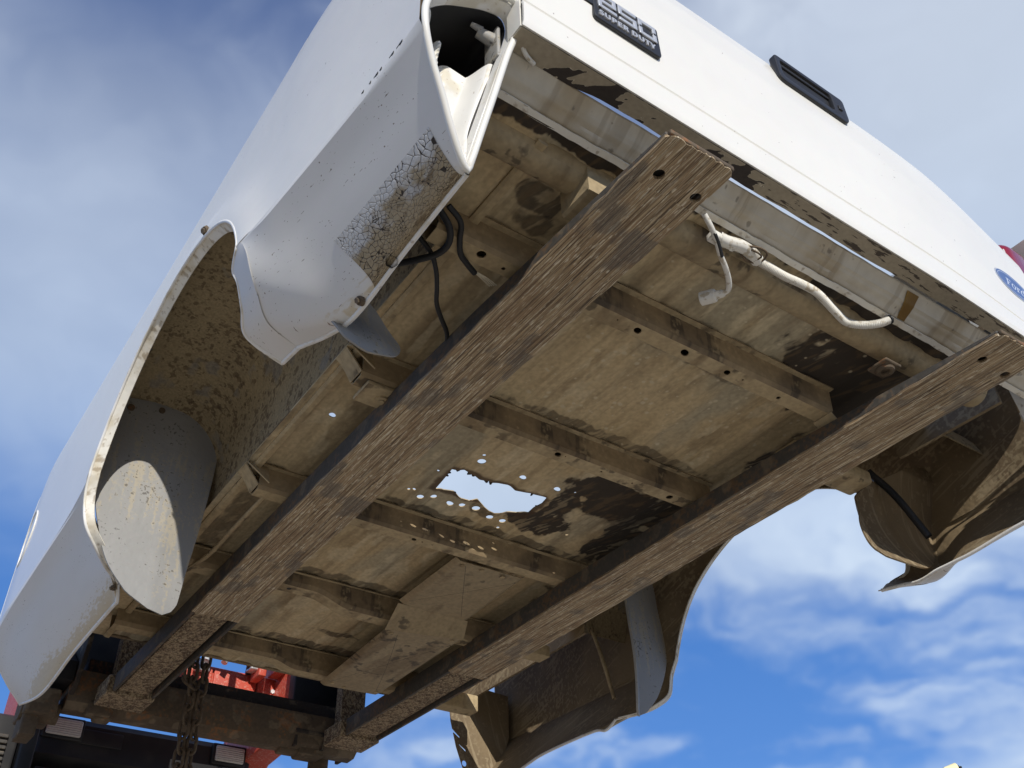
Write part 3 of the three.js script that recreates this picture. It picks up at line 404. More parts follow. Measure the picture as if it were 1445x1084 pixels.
// ---- rear end: rounded member, gusset and pale rear sill
part('rear_member', sheet((s, t) => { const a = mix(-.25, Math.PI + .25, t); return [mix(-.735, .60, s), .130 - .034 * Math.cos(a), .012 - .036 * Math.sin(a)]; }, 60, 14, .003, .9), M.member, bed);
part('gusset', merge([prismV([[-.535, -.0], [-.535, -.055], [-.53, -.06], [-.455, -.06], [-.455, 0], [-.458, 0], [-.458, -.057], [-.531, -.057], [-.531, 0]], .098, .17), box(-.535, -.455, .095, .0978, -.06, -.002)]), M.member, bed);
part('rear_sill', sheet((s, t) => { const u = mix(-.752, .715, s), d = .008 * (u + .75) / 1.5, pr = [[.066, .030], [.060, .008], [.056, .002], [.050, .0025], [.040, .009], [.029, .012], [.024, .016], [.019, .021], [.004, .0325], [.003, .037], [.05, .039]]; const k = Math.min(9, Math.floor(t * 10)), f = t * 10 - k; return [u, mix(pr[k][0], pr[k + 1][0], f) + .0025 * (fbm(u * 26, 3, 3, 8) - .5) + d * (k < 6 ? 1 : 0), mix(pr[k][1], pr[k + 1][1], f) + (k < 4 ? .006 * (fbm(u * 14, 5, 3, 4) - .5) : 0)]; }, 160, 30, .0025, .5), M.sillPale, bed, 'pale rear sill under the tailgate');
part('lip_edge', sheet((s, t) => { const u = mix(-.752, .715, s), d = .008 * (u + .75) / 1.5; return [u, .052 + d + .012 * t + .003 * (fbm(u * 40, 3, 3, 8) - .5), -.0005 - .003 * t + .006 * (fbm(u * 14, 5, 3, 4) - .5)]; }, 160, 2, .003), M.lip, bed);
part('tape_strip', sheet((s, t) => { const v = mix(.006, .056, s), w = lerpTable([[.003, .031], [.019, .0205], [.024, .0155], [.036, .0105], [.050, .005], [.062, -.001]], v, 1); return [mix(.215, .250, t) + .02 * s - .014 * s * t, v - .001, w - .0022]; }, 18, 3, .0012), M.amber, bed, 'amber adhesive tape strip');
part('nut_plate', merge([box(.255, .305, .115, .165, -.058, -.050, .004), new THREE.TorusGeometry(.014, .006, 8, 20).rotateX(Math.PI / 2).translate(.28, -.060, -.14)].map(g => fin(g))), M.rust, bed, 'rusty nut plate');

// ---- corner pockets where the bumper wrapped round the tail corner
{
  const rimP = [[-.799, .060, -.221], [-.813, .053, -.215], [-.838, .037, -.192], [-.868, .017, -.152], [-.900, -.003, -.107], [-.921, -.020, -.066], [-.922, -.024, -.02], [-.905, -.026, .022], [-.875, -.026, .060], [-.835, -.026, .090], [-.795, -.026, .114], [-.764, -.024, .122], [-.753, -.020, .108], [-.758, -.014, .055], [-.770, -.006, .0], [-.784, .012, -.09], [-.792, .036, -.16], [-.797, .053, -.207]];
  const C = new THREE.CatmullRomCurve3(rimP.map(p => new THREE.Vector3(...p)), true, 'centripetal'), N = 120, R = Array.from({ length: N }, (_, i) => { const p = C.getPointAt(i / N); return [p.x, p.y, p.z]; }), c0 = [-.845, .0, -.05];
  const ring = (k, dv) => R.map(p => [c0[0] + (p[0] - c0[0]) * k, p[1] + dv, c0[2] + (p[2] - c0[2]) * k]);
  const loop = (...rs) => { const pos = [], idx = []; rs.forEach(r => r.forEach(p => { const q = B(...p); pos.push(q.x, q.y, q.z); })); for (let k = 0; k < rs.length - 1; k++) for (let i = 0; i < N; i++) { const a = k * N + i, b = k * N + (i + 1) % N, c = a + N, d = b + N; idx.push(a, b, d, a, d, c); } const g = new THREE.BufferGeometry(); g.setAttribute('position', new THREE.Float32BufferAttribute(pos, 3)); g.setIndex(idx); return fin(g, .7); };
  const rimG = loop(ring(.985, .006), ring(.955, .006), ring(.945, .012), ring(.935, .03)), rimTube = fin(new THREE.TubeGeometry(new THREE.CatmullRomCurve3(rimP.map(p => B(p[0] + .002, p[1] - .001, p[2])), true, 'centripetal'), 130, .0056, 12, true), 2.0);
  const corner = prismV([[-.926, .03], [-.940, .10], [-.937, .30], [-.93, .47], [-.89, .525], [-.769, .525], [-.769, .130], [-.80, .121], [-.838, .098], [-.878, .067], [-.910, .028]], -.026, .03, .010);
  // bulkhead of the pocket: ends at a slanting top edge, black lining above stands in for shade
  const LO = [[-.225, -.803], [-.215, -.814], [-.192, -.838], [-.152, -.867], [-.107, -.897], [-.066, -.915], [-.02, -.915], [.05, -.89]], HI = [[-.225, -.799], [-.16, -.793], [-.09, -.786], [.0, -.772], [.055, -.76]];
  const wall = sheet((s, t) => { const w0 = mix(-.221, .045, s), topw = mix(.030, .014, t) - .03 * (1 - ss(0, .16, t)), W = Math.min(w0, topw), lo = lerpTable(LO, W, 1), hi = lerpTable(HI, W, 1), u = mix(lo, hi, t), open = ss(-.221, -.11, W), front = .060 - .37 * (W + .221);
    const depth = .082 * ss(.0, .22, t) * (1 - .55 * ss(.82, .97, t)), ridge = .030 * Math.exp(-(((t - mix(.62, .30, s)) / .055) ** 2)), groove = .018 * Math.exp(-(((t - mix(.74, .42, s)) / .06) ** 2));
    return [u, Math.max(front, -.012) + .006 + open * (depth - ridge + groove), W]; }, 60, 60, .002, .8);
  const shade_hollow = merge([box(-.915, -.905, .10, .34, -.02, .13), box(-.765, -.755, .10, .34, -.02, .13), box(-.915, -.755, .10, .34, .118, .128), box(-.905, -.765, .33, .34, -.02, .118), box(-.915, -.755, .085, .34, -.03, -.022)]);
  const jamb = sheet((s, t) => { const q = C.getPointAt(mix(.655, .985, s)); return [q.x + .005 + .003 * t, mix(q.y - .002, .06, t), q.z]; }, 40, 4, .0025);
  for (const side of [0, 1]) {
    const f = side ? g => mirror(g).translate(-.005, 0, -.05) : g => g, pk = part('corner_pocket', f(merge([rimG, wall])), M.jamb, bed, side ? null : 'open white corner pocket behind the missing bumper');
    part('rim_edge', f(rimTube), M.paint, pk); if (!side) part('corner_face', corner, M.paint, pk);
    if (!side) part('shade_hollow', merge([shade_hollow, loop(ring(.935, .031), ring(.90, .18))]), M.black, pk); part('jamb_strip', f(jamb), M.lip, pk);  // black surfaces paint the shade of the recess
    part('socket_plate', f(box(-.773, -.766, .012, .05, .02, .098, .003)), M.shield, pk); part('lamp_socket', f(merge([cylAt([-.783, .030, .080], .012, .030, [-1, .15, .25], 14, .009), cylAt([-.802, .027, .086], .006, .02, [-1, .15, .25], 12, .004)])), M.shield, pk);
  }
  // white woven strap end hanging at the corner
  part('seal_scrap', tube([[-.757, -.022, .095], [-.757, -.020, .06], [-.748, -.014, .045], [-.732, -.006, .030], [-.712, .0, .028]], .0040, 30, 6), M.whitePlastic, bed, 'frayed pale seal end');
}
part('tail_lamp', fin(new RoundedBoxGeometry(.125, .34, .11, 4, .04).translate(.803, .308, -.044)), M.redLens, bed, 'red tail lamp');

// ---- tailgate
const TGL = -.765, TGR = .735;
const tgProf = [[.036, -.0405], [.040, -.044], [.095, -.0455], [.100, -.0425], [.105, -.0455], [.20, -.054], [.34, -.056], [.42, -.050], [.47, -.040], [.505, -.022], [.525, .0]];
const tgV = (u, w) => lerpTable(tgProf, w, 1) + .022 * Math.max(0, u / .75) ** 3 * ss(0, .2, w) + .008 * ss(.2, .7, u);   // right end pushed in a little
const tgTop = u => .506 - .085 * ss(.35, .85, u) - .03 * ss(.35, .85, -u);
{
  const skin = sheet((s, t) => { const w = t < .12 ? mix(.036, .095, t / .12) : t < .16 ? mix(.095, .105, (t - .12) / .04) : mix(.105, .525, (t - .16) / .84), u = mix(TGL, TGR, s); return [u, tgV(u, w), .036 + (w - .036) * (tgTop(u) - .036) / .489]; }, 60, 50, -.004, .35);
  const back = merge([box(TGL + .02, TGR - .02, -.006, -.002, .04, .42), sheet((s, t) => { const u = mix(TGL, TGR, s); return [u, mix(tgV(u, .525), .012, t), tgTop(u) + .004 * Math.sin(t * Math.PI)]; }, 40, 4, .003), box(TGL, TGL + .003, -.038, -.004, .04, .50), box(TGR - .003, TGR, -.01, .0, .04, .42)]);
  const tg = part('tailgate', merge([skin, back]), M.paint, bed, 'white tailgate with flaking lower edge');
  // underside: own uv so that the flakes run along it
  const un = sheet((s, t) => { const u = mix(TGL + .001, TGR - .001, s), w = .034 - .004 * Math.sin(t * Math.PI) * 0; return [u, mix(tgV(u, .036) + .0005, -.004 + .008 * ss(-.57, -.64, u) + .004 * (fbm(u * 20, 2, 3, 6) - .5), t), w]; }, 90, 3, -.002, .6, true);
  part('bottom_flange', un, M.tgUnder, tg);
  part('edge_chips', merge((() => { const r = rng(3), a = []; for (let i = 0; i < 46; i++) { const u = mix(TGL + .02, -.15, r() ** 1.1), w = .0375 + .006 * r(); a.push(fin(new THREE.IcosahedronGeometry(.0016 + .0022 * r(), 0).scale(1.8, 1, .35).translate(u, w, -tgV(u, w) + .0004))); } return a; })()), M.lip, tg);
  // latch handle: raised bezel round a dark recess
  const rr = (x0, x1, y0, y1, r) => { const s = new THREE.Shape(); s.moveTo(x0 + r, y0); s.lineTo(x1 - r, y0); s.quadraticCurveTo(x1, y0, x1, y0 + r); s.lineTo(x1, y1 - r * .6); s.quadraticCurveTo(x1, y1, x1 - r * .6, y1); s.lineTo(x0 + r * .6, y1); s.quadraticCurveTo(x0, y1, x0, y1 - r * .6); s.lineTo(x0, y0 + r); s.quadraticCurveTo(x0, y0, x0 + r, y0); return s; };
  const bez = rr(-.128, .088, .385, .468, .022); bez.holes.push(rr(-.112, .045, .402, .456, .014));
  const handle = merge([fin(ext(bez, .016, .003).translate(0, 0, .047)), fin(ext(rr(-.12, .08, .39, .462, .016), .003).translate(0, 0, .050)), box(-.112, .045, -.0575, -.052, .447, .456, .002), box(.058, .070, -.0665, -.06, .416, .43, .002)]);
  part('handle', handle, M.plastic, tg, 'black latch handle');
  // badge
  const font = await new FontLoader().loadAsync('fonts/droid/droid_sans_bold.typeface.json');
  const txt = (s, size, depth, sx, x, y, z) => { const g = new TextGeometry(s, { font, size, depth, curveSegments: 4, bevelEnabled: true, bevelSize: size * .02, bevelThickness: depth * .4, bevelSegments: 1 }); g.scale(sx, 1, 1); g.translate(x, y, z); return fin(g); };
  const base = rr(-.628, -.480, .158, .243, .010), tailB = rr(-.76, -.62, .192, .243, .010), zB = -tgV(-.55, .2) + .0005;
  part('badge_plate', merge([fin(ext(base, .008, .002).translate(0, 0, zB)), fin(ext(tailB, .007, .002).translate(0, 0, zB))]), M.plastic, tg, 'dark model badge');
  const bar = (x0, x1, y0, y1, z) => fin(new RoundedBoxGeometry(x1 - x0, y1 - y0, .005, 2, .0016).translate((x0 + x1) / 2, (y0 + y1) / 2, z)), zT = zB + .0095;
  const digit = (x, segs) => { const w = .0405, h = .044, k = .0085, y = .190; return merge(segs.split('').map(c => ({ t: bar(x, x + w, y + h - k, y + h, zT), m: bar(x, x + w, y + h / 2 - k / 2, y + h / 2 + k / 2, zT), b: bar(x, x + w, y, y + k, zT), l: bar(x, x + k, y, y + h / 2 + k / 2, zT + .0001), L: bar(x, x + k, y + h / 2 - k / 2, y + h, zT + .0001), r: bar(x + w - k, x + w, y, y + h / 2 + k / 2, zT + .0001), R: bar(x + w - k, x + w, y + h / 2 - k / 2, y + h, zT + .0001) })[c])); };
  part('badge_letters', merge([digit(-.6195, 'tmbRl'), digit(-.5745, 'tmbLr'), digit(-.5295, 'tblLrR'), digit(-.735, 'tmlL'), bar(-.683, -.662, .207, .216, zT), txt('SUPER DUTY', .0135, .002, 1.14, -.6195, .1675, zB + .008)]), M.chrome, tg);
  // oval emblem with script lettering
  const cv = document.createElement('canvas'); cv.width = 512; cv.height = 256; const c = cv.getContext('2d');
  c.fillStyle = '#c9ced6'; c.fillRect(0, 0, 512, 256); c.fillStyle = '#2c4a86'; c.beginPath(); c.ellipse(256, 128, 246, 118, 0, 0, 7); c.fill();
  c.strokeStyle = '#d5dae2'; c.lineWidth = 5; c.beginPath(); c.ellipse(256, 128, 226, 100, 0, 0, 7); c.stroke();
  c.fillStyle = '#e6eaf0'; c.font = 'italic 118px serif'; c.textAlign = 'center'; c.textBaseline = 'middle'; c.fillText('Ford', 256, 132);
  const ct = new THREE.CanvasTexture(cv); ct.colorSpace = THREE.SRGBColorSpace;
  const ou = .614, ow = .208, ra = .086, rb = .036; const oz = -tgV(ou, ow) - .004, ang = Math.atan2(tgV(ou + .03, ow) - tgV(ou - .03, ow), .06);
  const es = new THREE.Shape(); es.absellipse(0, 0, ra, rb, 0, Math.PI * 2);
  const oval = part('oval_emblem', fin(ext(es, .009, .003, 40).rotateY(ang).translate(ou, ow, oz)), M.chrome, tg, 'blue oval emblem with script lettering');
  const fe = new THREE.Shape(); fe.absellipse(0, 0, ra * .93, rb * .9, 0, Math.PI * 2); const fg = flat(new THREE.ShapeGeometry(fe, 40)); { const p = fg.attributes.position, q = fg.attributes.uv; for (let i = 0; i < p.count; i++) q.setXY(i, .5 + p.getX(i) / (2 * ra * .96), .5 + p.getY(i) / (2 * rb * .96)); }
  fg.translate(0, 0, .0094).rotateY(ang).translate(ou, ow, oz);
  fg.computeVertexNormals(); { const at = new THREE.Vector3(); tg.getWorldPosition(at); const m = new THREE.Mesh(fg.translate(-at.x, -at.y, -at.z), new THREE.MeshPhysicalMaterial({ map: ct, roughness: .3, clearcoat: .8 })); m.name = 'emblem_face'; m.castShadow = m.receiveShadow = true; tg.add(m); }
}
// ---- details on the left panel
{
  const P = (v, w, o) => upP(v, w, -o), low = (L, s, t, o) => { const p = L(s, t); return [p[0] - o * .8, p[1], p[2] - o * .6]; };
  const film = sheet((s, t) => { const t2 = mix(.985, .46, t), s2 = mix(mix(.262, .288, t), mix(.012, .045, t), s) - .016 * Math.sin(Math.PI * t) * (1 - s); return low(rearLow, s2, t2, .0014); }, 30, 16, .0012, .6, true);
  part('crackled_film', film, M.film, bed, 'crackled brown film patch');
  for (const [p, r] of [[low(rearLow, .303, .90, .002), .0095], [P(.80, .205, .002), .012], [low(frontLow, .13, .93, .002), .008]]) part('bolt', merge([cylAt(p, r, .006, [-1, 0, -.6], 18, r * .8), cylAt([p[0] - .004, p[1], p[2] - .002], r * .55, .006, [-1, 0, -.6], 6)]), M.rust, bed);
  // fuel door outline: raised round door with a gap
  const ring = []; for (let i = 0; i <= 40; i++) { const a = i / 40 * 2 * Math.PI; ring.push(P(2.33 + .095 * Math.cos(a), .20 + .085 * Math.sin(a), .0)); }
  part('fuel_door', merge([tube(ring, .0035, 80, 6), tube(ring.map(p => [p[0] + .002, p[1] * 1.0, p[2]]), .0042, 80, 6)]), M.jamb, bed, 'round fuel door outline');
  const r = rng(8); for (let i = 0; i < 9; i++) { const v = mix(.0, .16, r()), l = .004 + .012 * r(); part('moulding_chip', sheet((s, t) => upP(v + l * s, -.058 - .005 * t - .003 * s, -.0008), 3, 1, .0006), M.rubber, bed); }
}
// ---- splash shields in the wheel openings
function bendSheet(outline, fn, th, name, label, mirrorIt) { // outline [a,b] in sheet plane -> fn(a,b) to bed frame
  const sh = shape(outline); const g0 = new THREE.ShapeGeometry(sh, 8);
  // refine: sample on a grid clipped to the outline through a fan of rows
  const ys = outline.map(p => p[1]), y0 = Math.min(...ys), y1 = Math.max(...ys), span = y => { const xs = []; for (let i = 0; i < outline.length; i++) { const a = outline[i], b = outline[(i + 1) % outline.length]; if ((a[1] <= y && b[1] > y) || (b[1] <= y && a[1] > y)) xs.push(a[0] + (b[0] - a[0]) * (y - a[1]) / (b[1] - a[1])); } return [Math.min(...xs), Math.max(...xs)]; };
  return sheet((s, t) => { const y = mix(y0 + 1e-4, y1 - 1e-4, s), [a, b] = span(y); return fn(mix(a, b, t), y); }, 60, 26, th, .7);
}
{
  const round = (pts, k = 8, r = .3) => { const c = new THREE.CatmullRomCurve3(pts.map(p => new THREE.Vector3(p[0], p[1], 0)), true, 'catmullrom', r); return Array.from({ length: pts.length * k }, (_, i) => { const p = c.getPoint(i / (pts.length * k)); return [p.x, p.y]; }); };
  // forward shield: (u, w) outline at v about 1.45
  const fo = round([[-.928, .196], [-.86, .215], [-.775, .226], [-.735, .224], [-.708, .212], [-.698, .185], [-.700, .12], [-.712, -.06], [-.735, -.30], [-.742, -.335], [-.755, -.352], [-.775, -.350], [-.82, -.325], [-.840, -.305], [-.885, -.235], [-.935, -.10], [-.945, .0], [-.94, .08]], 8, .5);
  const g1 = bendSheet(fo, (u, w) => { const d = Math.max(0, u + .785) * .30; return [u + d * .24 + .034 * ss(-.88, -.70, u), 1.45 + d - .03 * ss(-.2, -.36, w) + .010 * Math.sin(w * 9), w + d * .66]; }, .004);
  // rear shield: rounded tongue reaching inwards behind the wheel
  const ro = round([[-.828, -.245], [-.80, -.262], [-.75, -.268], [-.70, -.243], [-.668, -.198], [-.653, -.150], [-.69, -.12], [-.74, -.10], [-.80, -.10], [-.85, -.12], [-.858, -.18]], 8, .5);
  const g2 = bendSheet(ro, (u, w) => [u + .022 * ss(-.72, -.82, u), .43 + .06 * ss(-.26, -.12, w) + .035 * ss(-.75, -.64, u), w - .010], .004);
  const g1R = bendSheet(fo, (u, w) => { const b = Math.max(0, u + .80); return [u, 1.43 - b * .95 + .010 * Math.sin(w * 9), w < 0 ? w * .80 : w]; }, .006);
  const roR = round([[.93, .09], [.74, .02], [.63, -.06], [.585, -.12], [.557, -.175], [.572, -.222], [.62, -.240], [.70, -.235], [.83, -.21], [.93, -.12]], 8, .5), g2R = bendSheet(roR, (u, w) => [u, .47 + .055 * (1 - Math.min(1, ((w + .10) / .15) ** 2)) * ss(.55, .66, u), w], .004);
  for (const f of [g => g, mirror]) {
    const a = part('splash_shield', f(f === mirror ? g1R : g1), M.shield, bed, f === mirror ? null : 'grey splash shield at the front of the wheel opening');
    if (f !== mirror) for (const [x, y, z, q] of [[-.905, 1.455, .178, .009], [-.83, 1.455, .198, .008], [-.772, 1.43, -.31, .006]]) part('shield_bolt', f(cylAt([x, y, z], q, .008, [0, -1, 0], 14)), M.rust, a);
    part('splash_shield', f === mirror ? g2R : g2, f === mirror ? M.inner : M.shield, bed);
    part('strut', f === mirror ? tube([[.775, .435, -.165], [.735, .47, -.04], [.70, .50, .03]], .010, 20, 6) : tube([[-.805, .26, -.24], [-.75, .33, -.12], [-.70, .39, -.012]], .010, 20, 6), M.black, bed);
  }
  // right front quarter: light stiffener rod and slotted end flange
  part('stiffener_rod', tube([[.775, 1.735, .11], [.785, 1.69, -.04], [.785, 1.648, -.185]], .0065, 20, 8), M.sill, bed);
  const fl = prismV([[.62, .10], [.64, -.06], [.665, -.15], [.70, -.235], [.73, -.28], [.77, -.27], [.82, -.24], [.87, -.17], [.90, -.08], [.90, .08]], 2.405, 2.41);
  const fcut = [cylAt([.700, 2.407, -.205], .011, .03, [0, 1, 0], 16), prismV([[.645, -.085], [.650, -.10], [.678, -.118], [.680, -.112]], 2.39, 2.42), prismV([[.672, -.135], [.676, -.142], [.708, -.165], [.706, -.155]], 2.39, 2.42)];
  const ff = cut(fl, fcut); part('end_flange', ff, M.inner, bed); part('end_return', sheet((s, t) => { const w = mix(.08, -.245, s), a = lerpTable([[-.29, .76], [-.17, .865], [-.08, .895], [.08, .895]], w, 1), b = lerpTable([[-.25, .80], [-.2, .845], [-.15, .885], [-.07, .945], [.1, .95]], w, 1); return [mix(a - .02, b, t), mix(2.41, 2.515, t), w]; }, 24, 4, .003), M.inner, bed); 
  part('outrigger', box(.40, .61, 1.745, 1.805, -.05, -.012, .004), M.sill, bed); part('outrigger', box(.40, .66, 2.25, 2.31, -.07, -.01, .006), M.sill, bed); part('outrigger', box(.37, .64, .455, .53, -.05, -.012, .01), M.sill, bed);
}
// ---- heat shield plates with pressed diagonal creases
{
  const plate = (c00, c10, c11, c01, name) => { const q = (s, t) => [0, 1, 2].map(k => mix(mix(c00[k], c10[k], s), mix(c01[k], c11[k], s), t)); const bead = (a, b) => { const pts = []; for (let i = 0; i <= 6; i++) { const s = mix(a[0], b[0], i / 6), t = mix(a[1], b[1], i / 6), p = q(s, t); pts.push([p[0], p[1], p[2] - .0005]); } return tube(pts, .0018, 12, 6); };
    const p = part('heat_shield', sheet((s, t) => { const p = q(s, t), e = Math.min(s, 1 - s); p[2] += .008 * (1 - ss(0, .06, e)); return p; }, 30, 20, .002, .5), M.shieldPlate, bed); part('crease', merge([bead([.18, .05], [.86, .93]), bead([.08, .92], [.95, .1])]), M.rubber, p); return p; };
  plate([-.031, 1.306, -.066], [.192, 1.303, -.066], [.206, 1.625, -.068], [-.031, 1.612, -.068]);
  const p2 = plate([-.003, 1.728, -.101], [.227, 1.673, -.101], [.233, 2.210, -.101], [.023, 2.224, -.101]);
  part('shield_step', sheet((s, t) => [mix(-.031, .206, s) + .02 * t, mix(1.618, mix(1.73, 1.672, s), t), mix(-.067, -.102, t)], 10, 6, .002), M.shieldPlate, p2);
  for (const [u, v] of [[.02, 1.745], [.20, 1.695], [.05, 2.19], [.21, 2.185], [.10, 2.205], [0.0, 1.325], [.06, 1.32], [.13, 1.322]]) part('rivet', cylAt([u, v, v > 1.6 ? -.1025 : -.0685], .007, .005, [0, 0, 1], 14, .005), M.sill, bed);
}
// vent pipe bent along the left floor edge
part('vent_pipe', tube([[-.640, 1.95, -.045], [-.618, 1.84, -.05], [-.600, 1.76, -.052], [-.583, 1.66, -.05], [-.582, 1.5, -.05], [-.579, 1.27, -.05]], .0062, 60, 8), M.sill, bed);

// ================================================================ CABLES (each hangs from the bed)
const c1 = thing('cable', 'black cable with bare wire ends, looping out from behind the corner panel', 'cable', [-.70, .29, -.05]);
part('sheath', tube([[-.70, .27, -.04], [-.668, .282, -.052], [-.652, .31, -.062], [-.634, .335, -.066], [-.612, .35, -.064], [-.585, .365, -.062]], .0055, 40, 8), M.rubber, c1);
for (let i = 0; i < 4; i++) part('bare_wire', tube([[-.588 + .002 * i, .363, -.062 + .001 * i], [-.568 + .003 * i, .368 - .002 * i, -.064], [-.546 + .003 * i, .375 - .003 * i, -.066]], .0013, 10, 5), M.copper, c1);
const c2 = thing('cable', 'long thin black cable hanging straight down beside the brown beam', 'cable', [-.70, .36, -.05]);
part('sheath', tube([[-.705, .36, -.04], [-.672, .372, -.055], [-.648, .395, -.066], [-.628, .425, -.072], [-.606, .462, -.072], [-.580, .49, -.072], [-.548, .52, -.075], [-.535, .540, -.078]], .0046, 50, 8), M.rubber, c2);
part('bare_wire', tube([[-.536, .538, -.078], [-.527, .555, -.080], [-.518, .568, -.082]], .0028, 10, 6), M.copper, c2);
for (let i = 0; i < 2; i++) part('bare_wire', tube([[-.518, .568, -.082], [-.513 - .006 * i, .575, -.083], [-.511 - .010 * i, .583, -.085]], .0012, 6, 5), M.copper, c2);
const c3 = thing('cable', 'thick black cable curving back behind the white corner panel', 'cable', [-.70, .31, -.05]);
part('sheath', tube([[-.71, .285, -.04], [-.683, .295, -.06], [-.667, .32, -.066], [-.668, .35, -.068], [-.690, .385, -.068], [-.715, .425, -.06]], .0062, 40, 8), M.rubber, c3);
const hs = thing('wiring_harness', 'white corrugated conduit and connector hanging under the rear sill', 'wiring', [-.20, .06, -.06]);
const hp = (n, g, m, o) => part(n, g.clone().translate(.016, .030, -.021), m, o);
{ // corrugated conduit: rings along a curve
  const pts = [[.192, .040, -.045], [.175, .048, -.055], [.145, .068, -.060], [.113, .082, -.058], [.065, .074, -.055], [0, .060, -.052], [-.05, .058, -.055], [-.088, .061, -.055], [-.125, .062, -.052], [-.162, .063, -.050]];
  const curve = new THREE.CatmullRomCurve3(pts.map(p => B(...p)), false, 'centripetal'), n = 420, rad = 12, fr = curve.computeFrenetFrames(n, false), pos = [], idx = [];
  for (let i = 0; i <= n; i++) { const p = curve.getPointAt(i / n), r = .0078 + .0008 * Math.sin(i / n * 2 * Math.PI * 105); for (let j = 0; j < rad; j++) { const a = j / rad * 2 * Math.PI; const q = p.clone().addScaledVector(fr.normals[i], r * Math.cos(a)).addScaledVector(fr.binormals[i], r * Math.sin(a)); pos.push(q.x, q.y, q.z); } }
  for (let i = 0; i < n; i++) for (let j = 0; j < rad; j++) { const a = i * rad + j, b = i * rad + (j + 1) % rad, c = a + rad, d = b + rad; idx.push(a, b, d, a, d, c); }
  const g = new THREE.BufferGeometry(); g.setAttribute('position', new THREE.Float32BufferAttribute(pos, 3)); g.setIndex(idx); hp('conduit', fin(g, 1.2), M.whitePlastic, hs);
  hp('conduit_end', cylAt([.196, .0375, -.043], .009, .004, [.8, -.5, .3], 16), M.rubber, hs);
  hp('tape_wrap', merge([tube([[-.158, .063, -.050], [-.185, .055, -.05], [-.212, .052, -.052], [-.245, .058, -.053], [-.262, .06, -.05]], .0125, 24, 9), tube([[-.23, .056, -.05], [-.232, .058, -.064], [-.228, .06, -.05]], .006, 10, 6), box(-.285, -.262, .048, .07, -.066, -.05, .004)]), M.whitePlastic, hs);
  hp('wire_loop', merge([tube([[-.215, .05, -.055], [-.185, .035, -.055], [-.160, .038, -.055], [-.158, .058, -.058], [-.185, .068, -.06], [-.205, .062, -.058]], .0022, 40, 6), tube([[-.21, .05, -.055], [-.182, .042, -.060], [-.168, .046, -.06], [-.172, .062, -.06]], .0018, 30, 6)]), M.chain, hs);
  hp('lead', tube([[-.318, .036, -.045], [-.300, .042, -.058], [-.276, .054, -.068], [-.250, .072, -.078], [-.222, .088, -.086], [-.196, .108, -.092], [-.186, .122, -.094], [-.188, .132, -.094]], .0055, 50, 8), M.whitePlastic, hs);
  hp('lead', tube([[-.316, .036, -.047], [-.297, .043, -.06], [-.273, .055, -.07], [-.247, .073, -.080]], .0046, 40, 8), M.rubber, hs);
  const a = B(-.186, .130, -.094), b = B(-.203, .166, -.088), ax = b.clone().sub(a).normalize(), prof = [[0, 0], [.006, 0], [.0075, .004], [.0085, .015], [.0125, .018], [.0135, .022], [.0135, .046], [.0115, .047], [.0105, .028], [0, .028]];
  const lg = new THREE.LatheGeometry(prof.map(p => new THREE.Vector2(p[0], p[1])), 24).applyQuaternion(new THREE.Quaternion().setFromUnitVectors(YW, ax)).translate(a.x, a.y, a.z); const con = hp('connector', merge([fin(lg, .6), fin(new RoundedBoxGeometry(.008, .02, .006, 2, .0015).applyQuaternion(new THREE.Quaternion().setFromUnitVectors(YW, ax)).translate(a.x + ax.x * .03, a.y + ax.y * .03 - .002, a.z + ax.z * .03 + .014))]), M.whitePlastic, hs);
  hp('socket', fin(new THREE.CylinderGeometry(.0102, .0102, .01, 18).translate(0, .033, 0).applyQuaternion(new THREE.Quaternion().setFromUnitVectors(YW, ax)).translate(a.x, a.y, a.z)), M.rust, con);
}

// ================================================================ FORK EXTENSIONS
function extension(u0, u1, label) {
  const o = thing('fork_extension', label, 'fork extension', [(u0 + u1) / 2, 1.2, -.122], 'brown fork extensions under the bed');
  const zt = -.0635, zb = -.115, t = .010, uc = (u0 + u1) / 2;
  const side = u => prismU([[-.090, -.115], [-.090, -.109], [.10, -.097], [.43, -.078], [.85, -.066], [1.2, zt], [2.575, zt], [2.575, -.1215], [1.872, -.1215], [1.872, -.1155]], u, u + t, .002);
  const ch = merge([side(u0), side(u1 - t), box(u0 + t, u1 - t, 1.2, 2.57, -.074, zt - .001), sheet((s, q) => [mix(u0 + t, u1 - t, q), mix(-.088, 1.2, s), lerpTable([[-.088, -.110], [.10, -.098], [.43, -.079], [.85, -.067], [1.2, zt - .001]], mix(-.088, 1.2, s), 1)], 16, 2, .006)]);
  part('channel', ch, M.channel, o);
  // worn bottom plate with two pin holes and a chipped rear edge
  const r = rng(Math.round(u0 * 1000) + 5000), rear = []; for (let i = 0; i <= 24; i++) { const k = i / 24; rear.push([mix(u0 - .001, u1 + .001, k), -.098 + .003 * (r() - .5) + .010 * (1 - Math.min(1, 14 * Math.min(k, 1 - k)))]); }
  const edge = (u, s, vA, vB) => { const a = []; for (let i = 1; i < 60; i++) { const v = mix(vA, vB, i / 60); a.push([u + s * .0038 * r() ** 2, v]); } return a; };
  let pl = prismW([...rear, ...edge(u1, 1, -.08, 1.868), [u1 + .001, 1.872], [u0 - .001, 1.868], ...edge(u0, -1, 1.868, -.08)], -.122, -.1152, .0012, [], .3);
  pl = cut(pl, [cylAt([u0 + (u1 - u0) * .29, -.029, -.12], .0098, .05, [0, 0, 1], 20), cylAt([u0 + (u1 - u0) * .88, -.025, -.12], .0098, .05, [0, 0, 1], 20)], .3);
  part('wear_plate', pl, M.beam, o);
  part('end_cap', box(u0 + .002, u1 - .002, -.0995, -.0905, -.1205, -.1100, .003), M.rust, o);
  return o;
}
